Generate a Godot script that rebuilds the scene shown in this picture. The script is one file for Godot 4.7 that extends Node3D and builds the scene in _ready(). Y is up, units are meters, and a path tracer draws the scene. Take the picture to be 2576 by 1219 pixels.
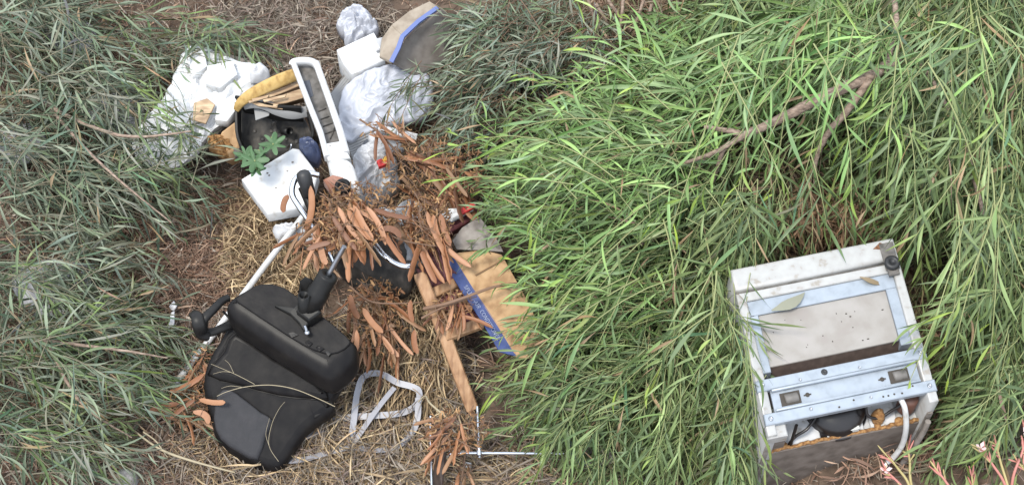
extends Node3D
# A rubbish heap on a weedy bank, seen steeply from above on a bright overcast day.

const F := 4170.0
const CAM := Vector3(0, 5.63, 3.25)
const UPV := Vector3(0, 0.5, -0.8660254)
const FWD := Vector3(0, -0.8660254, -0.5)
var rng := RandomNumberGenerator.new()
var taken := {}
var hills := FastNoiseLite.new()
var crinkle := FastNoiseLite.new()
var M := {}

# ---------------------------------------------------------------- layout
func P(X: float, Y: float, h := 0.0) -> Vector3:      # surveyed plan coordinates -> the point at height h
	var d := Vector3((X - 1288.0) / F, 0, 0) - UPV * ((Y - 609.5) / F) + FWD
	return CAM + d * ((h - CAM.y) / d.y)

func gh(x: float, z: float) -> float:                # height of the ground
	var h := 0.03 * hills.get_noise_2d(x * 60.0, z * 60.0) + 0.012 * hills.get_noise_2d(x * 300.0 + 50.0, z * 300.0)
	h += 0.29 * smoothstep(0.75, 1.15, x) * smoothstep(0.78, 1.02, z)
	h -= 0.10 * exp(-((x + 1.0) * (x + 1.0) + (z + 0.35) * (z + 0.35)) * 9.0)
	if absf(x) > 4.0 or absf(z) > 4.0:
		h += 0.6 * hills.get_noise_2d(x * 3.0, z * 3.0)
	return h

func G(X: float, Y: float, h := 0.0) -> Vector3:      # the same, h above the ground
	var p := P(X, Y, h)
	for i in 3:
		p = P(X, Y, gh(p.x, p.z) + h)
	return p

func PP(a: Array) -> PackedVector3Array:              # rows of X, Y, h
	var r := PackedVector3Array()
	for q in a:
		r.append(P(q[0], q[1], q[2]))
	return r

func plane_pts(a: Array, h0: float, y0: float, h1: float, y1: float) -> PackedVector3Array:  # rows of X, Y on a plane that slopes with Y
	var r := PackedVector3Array()
	for q in a:
		r.append(P(q[0], q[1], h0 + (h1 - h0) * (q[1] - y0) / (y1 - y0)))
	return r

func flat(a: Array, h: float) -> PackedVector3Array:
	return plane_pts(a, h, 0.0, h, 1000.0)

func rf(a: float, b: float) -> float:
	return rng.randf_range(a, b)

# ---------------------------------------------------------------- mesh building
class MB:
	var st := SurfaceTool.new()
	var o := Vector3.ZERO
	var n := 0
	func _init(origin: Vector3) -> void:
		o = origin
		st.begin(Mesh.PRIMITIVE_TRIANGLES)
		st.set_smooth_group(-1)
	func smooth(on: bool) -> MB:
		st.set_smooth_group(0 if on else -1)
		return self
	func color(c: Color) -> MB:
		st.set_color(c)
		return self
	func tri(a: Vector3, b: Vector3, c: Vector3) -> void:
		if (b - a).cross(c - a).length_squared() < 1e-16:
			return
		st.add_vertex(a - o); st.add_vertex(c - o); st.add_vertex(b - o)
		n += 1
	func quad(a: Vector3, b: Vector3, c: Vector3, d: Vector3) -> void:
		tri(a, b, c); tri(a, c, d)
	func mesh(m: Material) -> ArrayMesh:
		st.generate_normals()
		var r := st.commit()
		r.surface_set_material(0, m)
		return r

func spline(pts: PackedVector3Array, per := 6, closed := false) -> PackedVector3Array:
	var r := PackedVector3Array()
	var n := pts.size()
	var last := n if closed else n - 1
	for i in last:
		var p0 := pts[(i - 1 + n) % n] if closed or i > 0 else pts[0]
		var p1 := pts[i]
		var p2 := pts[(i + 1) % n]
		var p3 := pts[(i + 2) % n] if closed or i + 2 < n else pts[n - 1]
		for k in per:
			r.append(p1.cubic_interpolate(p2, p0, p3, float(k) / per))
	if not closed:
		r.append(pts[n - 1])
	return r

func sweep(mb: MB, pts: PackedVector3Array, prof: PackedVector2Array, up := Vector3.UP, scale := [], caps := true) -> void:
	var rings := []
	var n := pts.size()
	for i in n:
		var t := (pts[mini(i + 1, n - 1)] - pts[maxi(i - 1, 0)]).normalized()
		var s := t.cross(up)
		if s.length() < 0.05:
			s = t.cross(Vector3(0.3, 0.1, 1))
		s = s.normalized()
		var w := s.cross(t).normalized()
		var k: float = 1.0 if scale.is_empty() else lerpf(scale[int(float(i) / (n - 1) * (scale.size() - 1))], scale[mini(int(float(i) / (n - 1) * (scale.size() - 1)) + 1, scale.size() - 1)], fmod(float(i) / (n - 1) * (scale.size() - 1), 1.0))
		var ring := PackedVector3Array()
		for q in prof:
			ring.append(pts[i] + (s * q.x + w * q.y) * k)
		rings.append(ring)
	var m := prof.size()
	for i in n - 1:
		for j in m:
			var jn := (j + 1) % m
			mb.quad(rings[i][j], rings[i][jn], rings[i + 1][jn], rings[i + 1][j])
	if caps:
		mb.smooth(false)
		for j in range(1, m - 1):
			mb.tri(rings[0][0], rings[0][j + 1], rings[0][j])
			mb.tri(rings[n - 1][0], rings[n - 1][j], rings[n - 1][j + 1])

func circle(r: float, seg := 8) -> PackedVector2Array:
	var a := PackedVector2Array()
	for i in seg:
		a.append(Vector2(cos(TAU * i / seg), sin(TAU * i / seg)) * r)
	return a

func rect(w: float, t: float, b := 0.0) -> PackedVector2Array:
	if b <= 0.0:
		return PackedVector2Array([Vector2(w, t), Vector2(-w, t), Vector2(-w, -t), Vector2(w, -t)])
	return PackedVector2Array([Vector2(w, t - b), Vector2(w - b, t), Vector2(b - w, t), Vector2(-w, t - b), Vector2(-w, b - t), Vector2(b - w, -t), Vector2(w - b, -t), Vector2(w, b - t)])

func tube(mb: MB, pts: PackedVector3Array, r: float, seg := 8, scale := []) -> void:
	mb.smooth(true)
	sweep(mb, pts, circle(r, seg), Vector3.UP, scale)

func cushion(mb: MB, line: PackedVector3Array, thick: Vector3, bevel := 0.004, steps := 1, bottom_bevel := -1.0) -> void:   # a slab with rounded edges over an outline
	var n := line.size()
	var up := -thick.normalized()
	var c := Vector3.ZERO
	var area := Vector3.ZERO
	for p in line:
		c += p / n
	for i in n:
		area += (line[i] - c).cross(line[(i + 1) % n] - c)
	var pts := line
	if area.dot(up) < 0.0:
		pts = line.duplicate()
		pts.reverse()
		area = -area
	var nn := area.normalized()
	var ins := PackedVector3Array()
	for i in n:
		var e0 := (pts[i] - pts[(i - 1 + n) % n]).normalized()
		var e1 := (pts[(i + 1) % n] - pts[i]).normalized()
		var k0 := nn.cross(e0).normalized()
		var k1 := nn.cross(e1).normalized()
		var b := (k0 + k1)
		ins.append(b / maxf(b.length_squared() * 0.5, 0.35))
	var bb := bevel if bottom_bevel < 0.0 else bottom_bevel
	var rings := []
	for k in steps + 1:
		var a := PI / 2 * k / steps
		var ring := PackedVector3Array()
		for i in n:
			ring.append(pts[i] + ins[i] * bevel * (1.0 - sin(a)) - up * bevel * (1.0 - cos(a)))
		rings.append(ring)
	for k in steps + 1:
		var a := PI / 2 * k / steps
		var ring := PackedVector3Array()
		for i in n:
			ring.append(pts[i] + thick + ins[i] * bb * (1.0 - cos(a)) + up * bb * (1.0 - sin(a)))
		rings.append(ring)
	mb.smooth(steps > 1)
	for r in rings.size() - 1:
		for i in n:
			mb.quad(rings[r][i], rings[r + 1][i], rings[r + 1][(i + 1) % n], rings[r][(i + 1) % n])
	mb.smooth(false)
	var ax := (pts[1] - pts[0]).normalized()
	var ay := nn.cross(ax)
	var flat2 := PackedVector2Array()
	for p in rings[0]:
		flat2.append(Vector2((p - c).dot(ax), (p - c).dot(ay)))
	var idx := Geometry2D.triangulate_polygon(flat2)
	var last: PackedVector3Array = rings[rings.size() - 1]
	if idx.is_empty():
		for i in n:
			idx.append_array(PackedInt32Array([0, i, (i + 1) % n]))
	for i in range(0, idx.size(), 3):
		var a := idx[i]
		var b := idx[i + 1]
		var d := idx[i + 2]
		if (rings[0][b] - rings[0][a]).cross(rings[0][d] - rings[0][a]).dot(up) < 0.0:
			var t := b
			b = d
			d = t
		mb.tri(rings[0][a], rings[0][b], rings[0][d])
		mb.tri(last[a], last[d], last[b])

func patch(mb: MB, line: PackedVector3Array, rings: int, dome: float, amp: float, freq: float, skirt := 0.01, seed_at := 0.0, faceted := false) -> void:   # a crumpled sheet or a full bag over an outline
	var n := line.size()
	var c := Vector3.ZERO
	for p in line:
		c += p / n
	mb.smooth(not faceted)
	var rows := []
	for k in rings + 1:
		var t := float(k) / rings
		var row := PackedVector3Array()
		for i in n:
			var p := c.lerp(line[i], t)
			var f := dome * sqrt(maxf(0.0, 1.0 - t * t))
			var q := p * freq + Vector3(seed_at, 0, seed_at * 2.0)
			var wq := q + Vector3(crinkle.get_noise_3dv(q * 0.6 + Vector3(3, 7, 1)), 0, crinkle.get_noise_3dv(q * 0.6 + Vector3(13, 2, 5))) * 0.8
			var r := (0.6 - absf(crinkle.get_noise_3dv(wq)) * 2.6) * amp + (0.3 - absf(crinkle.get_noise_3dv(wq * 2.3))) * amp * 0.9 + (0.2 - absf(crinkle.get_noise_3dv(wq * 4.7))) * amp * 0.5
			p.y += f + r * (0.4 + 0.6 * minf(1.0, (1.0 - t) * 4.0 + 0.2))
			p.x += crinkle.get_noise_3dv(q * 1.3 + Vector3(9, 1, 3)) * amp * 0.7
			row.append(p)
		rows.append(row)
	var under := PackedVector3Array()
	for p in rows[rings]:
		under.append(p - Vector3(0, skirt, 0) + (c - p) * 0.03)
	rows.append(under)
	for k in rows.size() - 1:
		for i in n:
			var j := (i + 1) % n
			mb.quad(rows[k][i], rows[k + 1][i], rows[k + 1][j], rows[k][j])
	for i in n:
		mb.tri(under[i], Vector3(c.x, under[i].y, c.z), under[(i + 1) % n])

func lathe(mb: MB, at: Vector3, axis: Vector3, prof: PackedVector2Array, seg := 14, squash := Vector2(1, 1)) -> void:    # prof: radius, height
	var w := axis.normalized()
	var u := w.cross(Vector3(0.2, 0.3, 1)).normalized()
	var v := w.cross(u)
	mb.smooth(true)
	for i in prof.size() - 1:
		for j in seg:
			var a := TAU * j / seg
			var b := TAU * (j + 1) / seg
			var q := [at + w * prof[i].y + (u * cos(a) * squash.x + v * sin(a) * squash.y) * prof[i].x, at + w * prof[i + 1].y + (u * cos(a) * squash.x + v * sin(a) * squash.y) * prof[i + 1].x,
				at + w * prof[i + 1].y + (u * cos(b) * squash.x + v * sin(b) * squash.y) * prof[i + 1].x, at + w * prof[i].y + (u * cos(b) * squash.x + v * sin(b) * squash.y) * prof[i].x]
			mb.quad(q[0], q[3], q[2], q[1])

func ball(mb: MB, at: Vector3, r: float, squash := 1.0) -> void:
	var a := PackedVector2Array()
	for i in 9:
		a.append(Vector2(sin(PI * i / 8), -cos(PI * i / 8) * squash) * r)
	lathe(mb, at, Vector3.UP, a, 12)

# ---------------------------------------------------------------- naming
func numbered(called: String) -> String:
	if not taken.has(called):
		taken[called] = 0
		return called
	taken[called] += 1
	return "%s_%03d" % [called, taken[called]]

func tag(o: Node, label: String, category: String, group := "", kind := "") -> Node:
	if label: o.set_meta("label", label)
	if category: o.set_meta("category", category)
	if group: o.set_meta("group", group)
	if kind: o.set_meta("kind", kind)
	return o

func thing(called: String, label: String, category: String, at: Vector3, group := "") -> Node3D:
	var o := Node3D.new()
	o.name = numbered(called)
	add_child(o)
	o.position = at
	tag(o, label, category, group)
	return o

func part(called: String, mb: MB, m: Material, parent: Node3D) -> MeshInstance3D:     # mb was begun with the origin of its thing
	var o := MeshInstance3D.new()
	o.name = called
	o.mesh = mb.mesh(m)
	parent.add_child(o, true)
	return o

func solo(called: String, mb: MB, m: Material, label: String, category: String, group := "") -> MeshInstance3D:      # a thing that is one mesh
	var o := MeshInstance3D.new()
	o.name = numbered(called)
	o.mesh = mb.mesh(m)
	o.position = mb.o
	add_child(o)
	tag(o, label, category, group)
	return o

func copies(called: String, mesh: Mesh, xf: Array, cols: PackedColorArray, m: Material, parent: Node3D) -> MultiMeshInstance3D:
	var mm := MultiMesh.new()
	mm.transform_format = MultiMesh.TRANSFORM_3D
	mm.use_colors = true
	mm.mesh = mesh
	mm.instance_count = xf.size()
	for i in xf.size():
		mm.set_instance_transform(i, xf[i])
		mm.set_instance_color(i, cols[i])
	var o := MultiMeshInstance3D.new()
	o.name = called if parent != self else numbered(called)
	o.multimesh = mm
	o.material_override = m
	parent.add_child(o, true)
	o.set_meta("kind", "stuff")
	return o

# ---------------------------------------------------------------- materials
func lin(r: float, g: float, b: float) -> Color:
	return Color(r, g, b).linear_to_srgb()

func plain(c: Color, rough := 0.7, metal := 0.0) -> StandardMaterial3D:
	var m := StandardMaterial3D.new()
	m.albedo_color = c
	m.roughness = rough
	m.metallic = metal
	return m

func grained(cols: Array, stops: Array, freq: float, rough := 0.7, metal := 0.0, scale := Vector3.ONE, bump := 0.0, seed_is := 1) -> StandardMaterial3D:    # colours in linear light
	var n := FastNoiseLite.new()
	n.seed = seed_is
	n.frequency = freq
	n.fractal_octaves = 5
	var t := NoiseTexture2D.new()
	t.width = 512
	t.height = 512
	t.seamless = true
	t.noise = n
	var g := Gradient.new()
	var cc := PackedColorArray()
	for c in cols:
		cc.append(Color(c[0], c[1], c[2]).linear_to_srgb())
	g.colors = cc
	g.offsets = PackedFloat32Array(stops)
	t.color_ramp = g
	var m := plain(Color.WHITE, rough, metal)
	m.albedo_texture = t
	m.uv1_triplanar = true
	m.uv1_world_triplanar = true
	m.uv1_scale = scale
	if bump > 0.0:
		var b := NoiseTexture2D.new()
		b.width = 512
		b.height = 512
		b.seamless = true
		b.noise = n
		b.as_normal_map = true
		b.bump_strength = bump
		m.normal_enabled = true
		m.normal_texture = b
	return m

func make_materials() -> void:
	M.soil = grained([[0.045, 0.031, 0.022], [0.10, 0.068, 0.048], [0.155, 0.115, 0.085]], [0.2, 0.5, 0.85], 0.05, 0.95, 0.0, Vector3.ONE * 0.37, 6.0)
	M.straw = plain(Color.WHITE, 0.75); M.straw.vertex_color_use_as_albedo = true; M.straw.backlight_enabled = true; M.straw.backlight = Color(0.12, 0.10, 0.07)
	M.leaf = plain(Color.WHITE, 0.45); M.leaf.metallic_specular = 0.42; M.leaf.vertex_color_use_as_albedo = true; M.leaf.backlight_enabled = true; M.leaf.backlight = Color(0.12, 0.15, 0.05)
	M.leather = grained([[0.007, 0.0065, 0.007], [0.011, 0.010, 0.010], [0.018, 0.016, 0.015]], [0.2, 0.55, 0.9], 0.012, 0.38, 0.0, Vector3.ONE * 2.2, 0.7, 3); M.leather.metallic_specular = 0.26
	M.mesh_cloth = grained([[0.017, 0.017, 0.020], [0.024, 0.023, 0.026]], [0.3, 0.8], 0.02, 0.75, 0.0, Vector3.ONE * 2.0, 2.0, 4)
	M.black = grained([[0.009, 0.009, 0.009], [0.02, 0.019, 0.018]], [0.3, 0.9], 0.01, 0.42, 0.0, Vector3.ONE * 2.0, 0.0, 5); M.black.metallic_specular = 0.32
	M.dark_dusty = grained([[0.015, 0.014, 0.013], [0.04, 0.036, 0.032], [0.10, 0.085, 0.07]], [0.3, 0.6, 0.9], 0.015, 0.7, 0.0, Vector3.ONE * 2.5, 2.0, 6)
	M.chrome = plain(Color(0.82, 0.83, 0.85), 0.12, 1.0)
	M.steel = plain(Color(0.62, 0.63, 0.65), 0.35, 1.0)
	M.zinc = grained([[0.26, 0.29, 0.325], [0.295, 0.33, 0.37], [0.32, 0.355, 0.40]], [0.12, 0.45, 0.9], 0.012, 0.45, 0.35, Vector3.ONE * 3.0, 0.3, 7)
	M.enamel = grained([[0.26, 0.235, 0.205], [0.335, 0.33, 0.32], [0.37, 0.37, 0.36]], [0.12, 0.3, 0.8], 0.012, 0.35, 0.0, Vector3.ONE * 3.0, 0.0, 8)
	M.fibre = grained([[0.235, 0.215, 0.195], [0.262, 0.245, 0.225], [0.28, 0.262, 0.244]], [0.2, 0.5, 0.8], 0.008, 0.75, 0.0, Vector3.ONE * 2.0, 0.0, 9)
	M.backboard = grained([[0.10, 0.08, 0.065], [0.15, 0.122, 0.102], [0.18, 0.15, 0.128]], [0.2, 0.55, 0.85], 0.01, 0.85, 0.0, Vector3.ONE * 2.4, 1.2, 10)
	M.pu_foam = grained([[0.12, 0.05, 0.016], [0.28, 0.145, 0.05], [0.42, 0.25, 0.11]], [0.2, 0.55, 0.9], 0.03, 0.9, 0.0, Vector3.ONE * 4.0, 5.0, 11)
	M.foam = grained([[0.44, 0.42, 0.39], [0.56, 0.565, 0.57], [0.63, 0.64, 0.65]], [0.12, 0.3, 0.8], 0.01, 0.8, 0.0, Vector3.ONE * 3.0, 0.2, 12)
	M.white_plastic = grained([[0.30, 0.28, 0.25], [0.46, 0.46, 0.455], [0.52, 0.52, 0.525]], [0.12, 0.30, 0.8], 0.012, 0.4, 0.0, Vector3.ONE * 3.0, 0.0, 13)
	M.grey_plastic = grained([[0.06, 0.055, 0.048], [0.11, 0.10, 0.09], [0.15, 0.14, 0.13]], [0.2, 0.5, 0.9], 0.012, 0.6, 0.0, Vector3.ONE * 3.0, 0.5, 14)
	M.rib = plain(lin(0.22, 0.22, 0.22), 0.6)
	M.bag = plain(Color(0.71, 0.72, 0.755, 0.88), 0.26); M.bag.transparency = BaseMaterial3D.TRANSPARENCY_ALPHA
	M.bag_white = plain(lin(0.50, 0.505, 0.525), 0.33); M.bag_white.backlight_enabled = true; M.bag_white.backlight = Color(0.3, 0.3, 0.32)
	M.bag_blue = plain(Color(0.30, 0.34, 0.46, 0.7), 0.28); M.bag_blue.transparency = BaseMaterial3D.TRANSPARENCY_ALPHA
	M.card = grained([[0.25, 0.145, 0.07], [0.36, 0.225, 0.115], [0.43, 0.285, 0.155]], [0.2, 0.5, 0.85], 0.012, 0.85, 0.0, Vector3.ONE * 2.5, 0.6, 15)
	M.card_grey = grained([[0.13, 0.11, 0.095], [0.20, 0.175, 0.155], [0.26, 0.235, 0.21]], [0.2, 0.5, 0.85], 0.012, 0.85, 0.0, Vector3.ONE * 2.5, 0.6, 16)
	M.print_blue = grained([[0.02, 0.038, 0.13], [0.028, 0.052, 0.175]], [0.2, 0.7], 0.02, 0.6, 0.0, Vector3.ONE * 3.0, 0.3, 17)
	M.ink_white = plain(lin(0.26, 0.29, 0.40), 0.7)
	M.wood = grained([[0.17, 0.085, 0.04], [0.33, 0.185, 0.095], [0.43, 0.27, 0.155]], [0.2, 0.5, 0.85], 0.012, 0.6, 0.0, Vector3(6, 6, 1.2), 1.0, 18)
	M.wood_pale = grained([[0.30, 0.20, 0.12], [0.48, 0.36, 0.23]], [0.3, 0.7], 0.012, 0.7, 0.0, Vector3(1.5, 6, 6), 0.6, 19)
	M.burgundy = grained([[0.055, 0.012, 0.014], [0.13, 0.035, 0.04], [0.20, 0.07, 0.075]], [0.2, 0.55, 0.9], 0.03, 0.8, 0.0, Vector3.ONE * 4.0, 2.0, 20)
	M.bark = grained([[0.11, 0.08, 0.06], [0.24, 0.17, 0.13], [0.36, 0.28, 0.22]], [0.2, 0.5, 0.85], 0.02, 0.85, 0.0, Vector3(3, 8, 8), 3.0, 21)
	M.twig = plain(lin(0.24, 0.26, 0.11), 0.6)
	M.twig_grey = plain(lin(0.17, 0.15, 0.10), 0.75)
	M.twig_brown = plain(lin(0.16, 0.095, 0.06), 0.8)
	M.rubber = plain(lin(0.016, 0.016, 0.017), 0.5)
	M.rust = grained([[0.10, 0.04, 0.02], [0.24, 0.11, 0.05]], [0.3, 0.8], 0.04, 0.9, 0.0, Vector3.ONE * 5.0, 2.0, 22)
	M.maroon = plain(lin(0.11, 0.05, 0.035), 0.5)
	M.strap = plain(lin(0.25, 0.25, 0.275), 0.45)
	M.stone = grained([[0.18, 0.17, 0.16], [0.38, 0.37, 0.36]], [0.3, 0.8], 0.03, 0.9, 0.0, Vector3.ONE * 4.0, 3.0, 23)
	M.red_ink = plain(lin(0.45, 0.03, 0.03), 0.6)
	M.yellow_ink = plain(lin(0.60, 0.34, 0.04), 0.6)
	M.foil = grained([[0.25, 0.26, 0.28], [0.42, 0.43, 0.46]], [0.3, 0.8], 0.02, 0.5, 0.1, Vector3.ONE * 3.0, 1.0, 24)
	M.dust = plain(lin(0.05, 0.042, 0.034), 0.9)
	M.label_paper = plain(lin(0.5, 0.5, 0.47), 0.7)
	M.compressor = plain(lin(0.012, 0.010, 0.010), 0.3)
	M.dark_board = grained([[0.045, 0.03, 0.024], [0.085, 0.06, 0.048]], [0.3, 0.8], 0.02, 0.6, 0.0, Vector3.ONE * 3.0, 0.6, 25)
	M.castor = plain(lin(0.055, 0.115, 0.045), 0.55)
	M.oleander = plain(lin(0.22, 0.27, 0.10), 0.45)
	M.petal = plain(lin(0.66, 0.50, 0.50), 0.6)
	M.pink_stem = plain(lin(0.42, 0.17, 0.14), 0.6)
	M.pale_stem = plain(lin(0.36, 0.30, 0.13), 0.6)

# ---------------------------------------------------------------- plants
var leaf_shapes := []
var blade_shapes := []
var pod_shapes := []
var crumb_shape: ArrayMesh

func leaf_mesh(bend: float, side: float, twist: float, wide: PackedFloat32Array) -> ArrayMesh:      # lies along +x, one long and one wide, folded along its midrib
	var mb := MB.new(Vector3.ZERO)
	mb.smooth(true)
	var n := wide.size()
	var rows := []
	for i in n:
		var t := float(i) / (n - 1)
		var c := Vector3(t - bend * bend * 0.1 * t * t, -bend * t * t * 0.35, 0)
		var a := twist * t
		var w := wide[i] * 0.5
		var s := Vector3(0, sin(a) * 0.10, cos(a))
		var z := Vector3(0, 0, side * 4.0 * t * (1.0 - t) + side * t * t * 1.6)
		rows.append([c + z + s * w + Vector3(0, 0.016 * wide[i], 0), c + z, c + z - s * w + Vector3(0, 0.016 * wide[i], 0)])
	for i in n - 1:
		mb.quad(rows[i][0], rows[i][1], rows[i + 1][1], rows[i + 1][0])
		mb.quad(rows[i][1], rows[i][2], rows[i + 1][2], rows[i + 1][1])
	return mb.mesh(M.leaf)

func make_shapes() -> void:
	var w := PackedFloat32Array([0.12, 0.55, 0.95, 1.0, 0.8, 0.45, 0.02])
	leaf_shapes = [leaf_mesh(0.7, 0.5, 0.6, w), leaf_mesh(1.3, -0.7, -0.8, w), leaf_mesh(0.25, 0.9, 1.2, w)]
	var b := PackedFloat32Array([0.6, 1.0, 0.9, 0.6, 0.05])
	blade_shapes = [leaf_mesh(0.3, 3.0, 0.8, b), leaf_mesh(1.2, -6.0, -0.6, b), leaf_mesh(0.6, 9.0, 1.4, b)]
	for k in 3:
		pod_shapes.append(pod_mesh([0.35, 0.9, -0.3][k], [0.05, -0.10, 0.03][k]))
	var c := MB.new(Vector3.ZERO)
	c.smooth(true)
	for i in 4:
		for j in 2:
			var q := []
			for d in [[0, 0], [1, 0], [1, 1], [0, 1]]:
				var u: float = (i + d[0]) / 4.0
				var v: float = (j + d[1]) / 2.0 - 0.5
				q.append(Vector3(u - 0.5, 0.5 * sin(u * 5.0) * 0.6 + absf(v) * 0.5, v * (0.5 + 0.5 * sin(u * 3.1))))
			c.quad(q[0], q[1], q[2], q[3])
	crumb_shape = c.mesh(M.straw)

func pod_mesh(bend: float, side: float) -> ArrayMesh:         # a flat pod along +x with a raised rim and a blunt tip
	var mb := MB.new(Vector3.ZERO)
	mb.smooth(true)
	var n := 11
	var rows := []
	for i in n:
		var t := float(i) / (n - 1)
		var w := 0.5 * minf(1.0, pow(t * 5.5, 0.7) + 0.10) * (1.0 if t < 0.82 else sqrt(maxf(0.0, 1.0 - pow((t - 0.82) / 0.185, 2.0))))
		var c := Vector3(t, -bend * 0.16 * t * t + 0.01 * sin(t * 26.0), side * sin(t * 2.6))
		var ww := w * 0.125
		rows.append([c + Vector3(0, -0.004, -ww), c + Vector3(0, 0.012, -ww * 0.84), c + Vector3(0, -0.003 + 0.004 * sin(t * 30.0), 0), c + Vector3(0, 0.012, ww * 0.84), c + Vector3(0, -0.004, ww), c + Vector3(0, -0.014, 0)])
	for i in n - 1:
		for j in 6:
			var k := (j + 1) % 6
			mb.quad(rows[i][j], rows[i + 1][j], rows[i + 1][k], rows[i][k])
	return mb.mesh(M.leaf)

func frame(dir: Vector3, nrm: Vector3, l: float, w: float, roll: float) -> Basis:
	var x := dir.normalized()
	var z := x.cross(nrm)
	if z.length() < 0.01:
		z = x.cross(Vector3(0.1, 0.2, 1))
	z = z.normalized().rotated(x, roll)
	var y := z.cross(x)
	return Basis(x * l, y * l, z * w)

func toward(deg: float, rise: float) -> Vector3:             # a heading in plan: 0 to the right, 90 towards the viewer
	var a := deg_to_rad(deg)
	return Vector3(cos(a), rise, sin(a)).normalized()

class Bush:
	var xf := []
	var col := PackedColorArray()
	var twigs: MB
	var root: Node3D

func spray(b: Bush, at: Vector3, dir: Vector3, length: float, droop: float, leaves: int, ll: float, lw: float, tone: Color, tip: float, stem_r := 0.0012) -> void:
	var pts := PackedVector3Array([at])
	var d := dir
	var steps := 7
	var bend := Vector3(rf(-1, 1), rf(-0.3, 0.3), rf(-1, 1)) * 0.5
	for i in steps:
		d = (d + Vector3(0, -droop, 0) * (length / steps) * 3.0 + bend * length / steps * 1.5).normalized()
		pts.append(pts[i] + d * length / steps)
	b.twigs.smooth(true)
	sweep(b.twigs, pts, circle(stem_r, 3), Vector3.UP, [1.6, 1.2, 0.7], false)
	var flip := 1.0
	for k in leaves:
		var t := lerpf(0.06, 1.0, (k + rf(0.0, 0.7)) / leaves)
		var f := t * steps
		var i := mini(int(f), steps - 1)
		var p := pts[i].lerp(pts[i + 1], f - i)
		var dd := (pts[i + 1] - pts[i]).normalized()
		var side := dd.cross(Vector3.UP)
		side = side.normalized() if side.length() > 0.05 else Vector3.RIGHT
		side = side.rotated(dd, rf(-0.9, 0.9))
		flip = -flip
		var spread := rf(0.2, 1.25) * (1.0 - 0.45 * t)
		var ld := (dd * cos(spread) + side * flip * sin(spread) + Vector3(rf(-0.25, 0.25), rf(-0.40, 0.22), rf(-0.25, 0.25))).normalized()
		var size := rf(0.55, 1.4) * (1.0 - 0.42 * t * t)
		var c := tone * rf(0.68, 1.35)
		if tip > 0.0 and t > 0.72:
			c = c.lerp(Color(0.33, 0.44, 0.05) * rf(0.8, 1.15), tip * (t - 0.72) / 0.28 * rf(0.5, 1.0))
		elif rng.randf() < 0.03:
			c = Color(0.27, 0.19, 0.11) * rf(0.7, 1.3)
		c.a = 1.0
		b.xf.append(Transform3D(frame(ld, Vector3.UP + Vector3(rf(-0.5, 0.5), 0, rf(-0.5, 0.5)), ll * size, lw * rf(0.75, 1.25), rf(-0.9, 0.9)), p))
		b.col.append(c)

func clump(b: Bush, X: float, Y: float, rx: float, ry: float, h0: float, h1: float, deg: float, spread: float, count: int, length: float, droop: float, ll: float, lw: float, tones: Array, tip := 0.0, hole := []) -> void:
	for i in count:
		var a := rf(0, TAU)
		var r := sqrt(rng.randf())
		var x := X + cos(a) * r * rx
		var y := Y + sin(a) * r * ry
		var skip := false
		for q in hole:
			var e := Vector2((x - q[0]) / q[2], (y - q[1]) / q[3])
			if e.length() < 1.35 and rng.randf() < q[4]:
				skip = true
		if skip:
			continue
		var go := deg + rng.randfn(0, spread * 0.6)
		x -= cos(deg_to_rad(go)) * length * 270.0
		y -= sin(deg_to_rad(go)) * length * 235.0
		var f := pow(rng.randf(), 0.8)
		var h := lerpf(h0, h1, f) * (1.0 - 0.25 * r * r)
		var tone: Color = tones[rng.randi() % tones.size()]
		tone = tone * rf(0.85, 1.15) * (1.0 + 0.5 * hills.get_noise_2d(x * 0.55, y * 0.55))
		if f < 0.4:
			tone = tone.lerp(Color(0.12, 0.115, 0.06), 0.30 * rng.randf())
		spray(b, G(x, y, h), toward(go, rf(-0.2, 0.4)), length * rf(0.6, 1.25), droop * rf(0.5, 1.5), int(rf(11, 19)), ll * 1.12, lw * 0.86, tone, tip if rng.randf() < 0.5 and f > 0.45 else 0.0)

func begin_bush(called: String, label: String, category: String, at: Vector3, group: String) -> Bush:
	var b := Bush.new()
	b.root = thing(called, label, category, at, group)
	b.twigs = MB.new(at)
	return b

func screen(p: Vector3) -> Vector2:
	var d := p - CAM
	var k := F / d.dot(FWD)
	return Vector2(1288.0 + d.x * k, 609.5 - d.dot(UPV) * k)

func shoots(b: Bush, X: float, Y: float, rx: float, ry: float, h: float, deg: float, spread: float, count: int, tones: Array) -> void:      # long pale shoots standing proud of the mass
	for i in count:
		spray(b, G(X + rf(-rx, rx), Y + rf(-ry, ry), h * rf(0.9, 1.15)), toward(deg + rf(-spread, spread), rf(0.0, 0.4)), rf(0.45, 0.75), rf(0.5, 1.0), int(rf(9, 14)), 0.17, 0.0098, tones[rng.randi() % tones.size()] * 1.15, 0.9, 0.0021)

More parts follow.
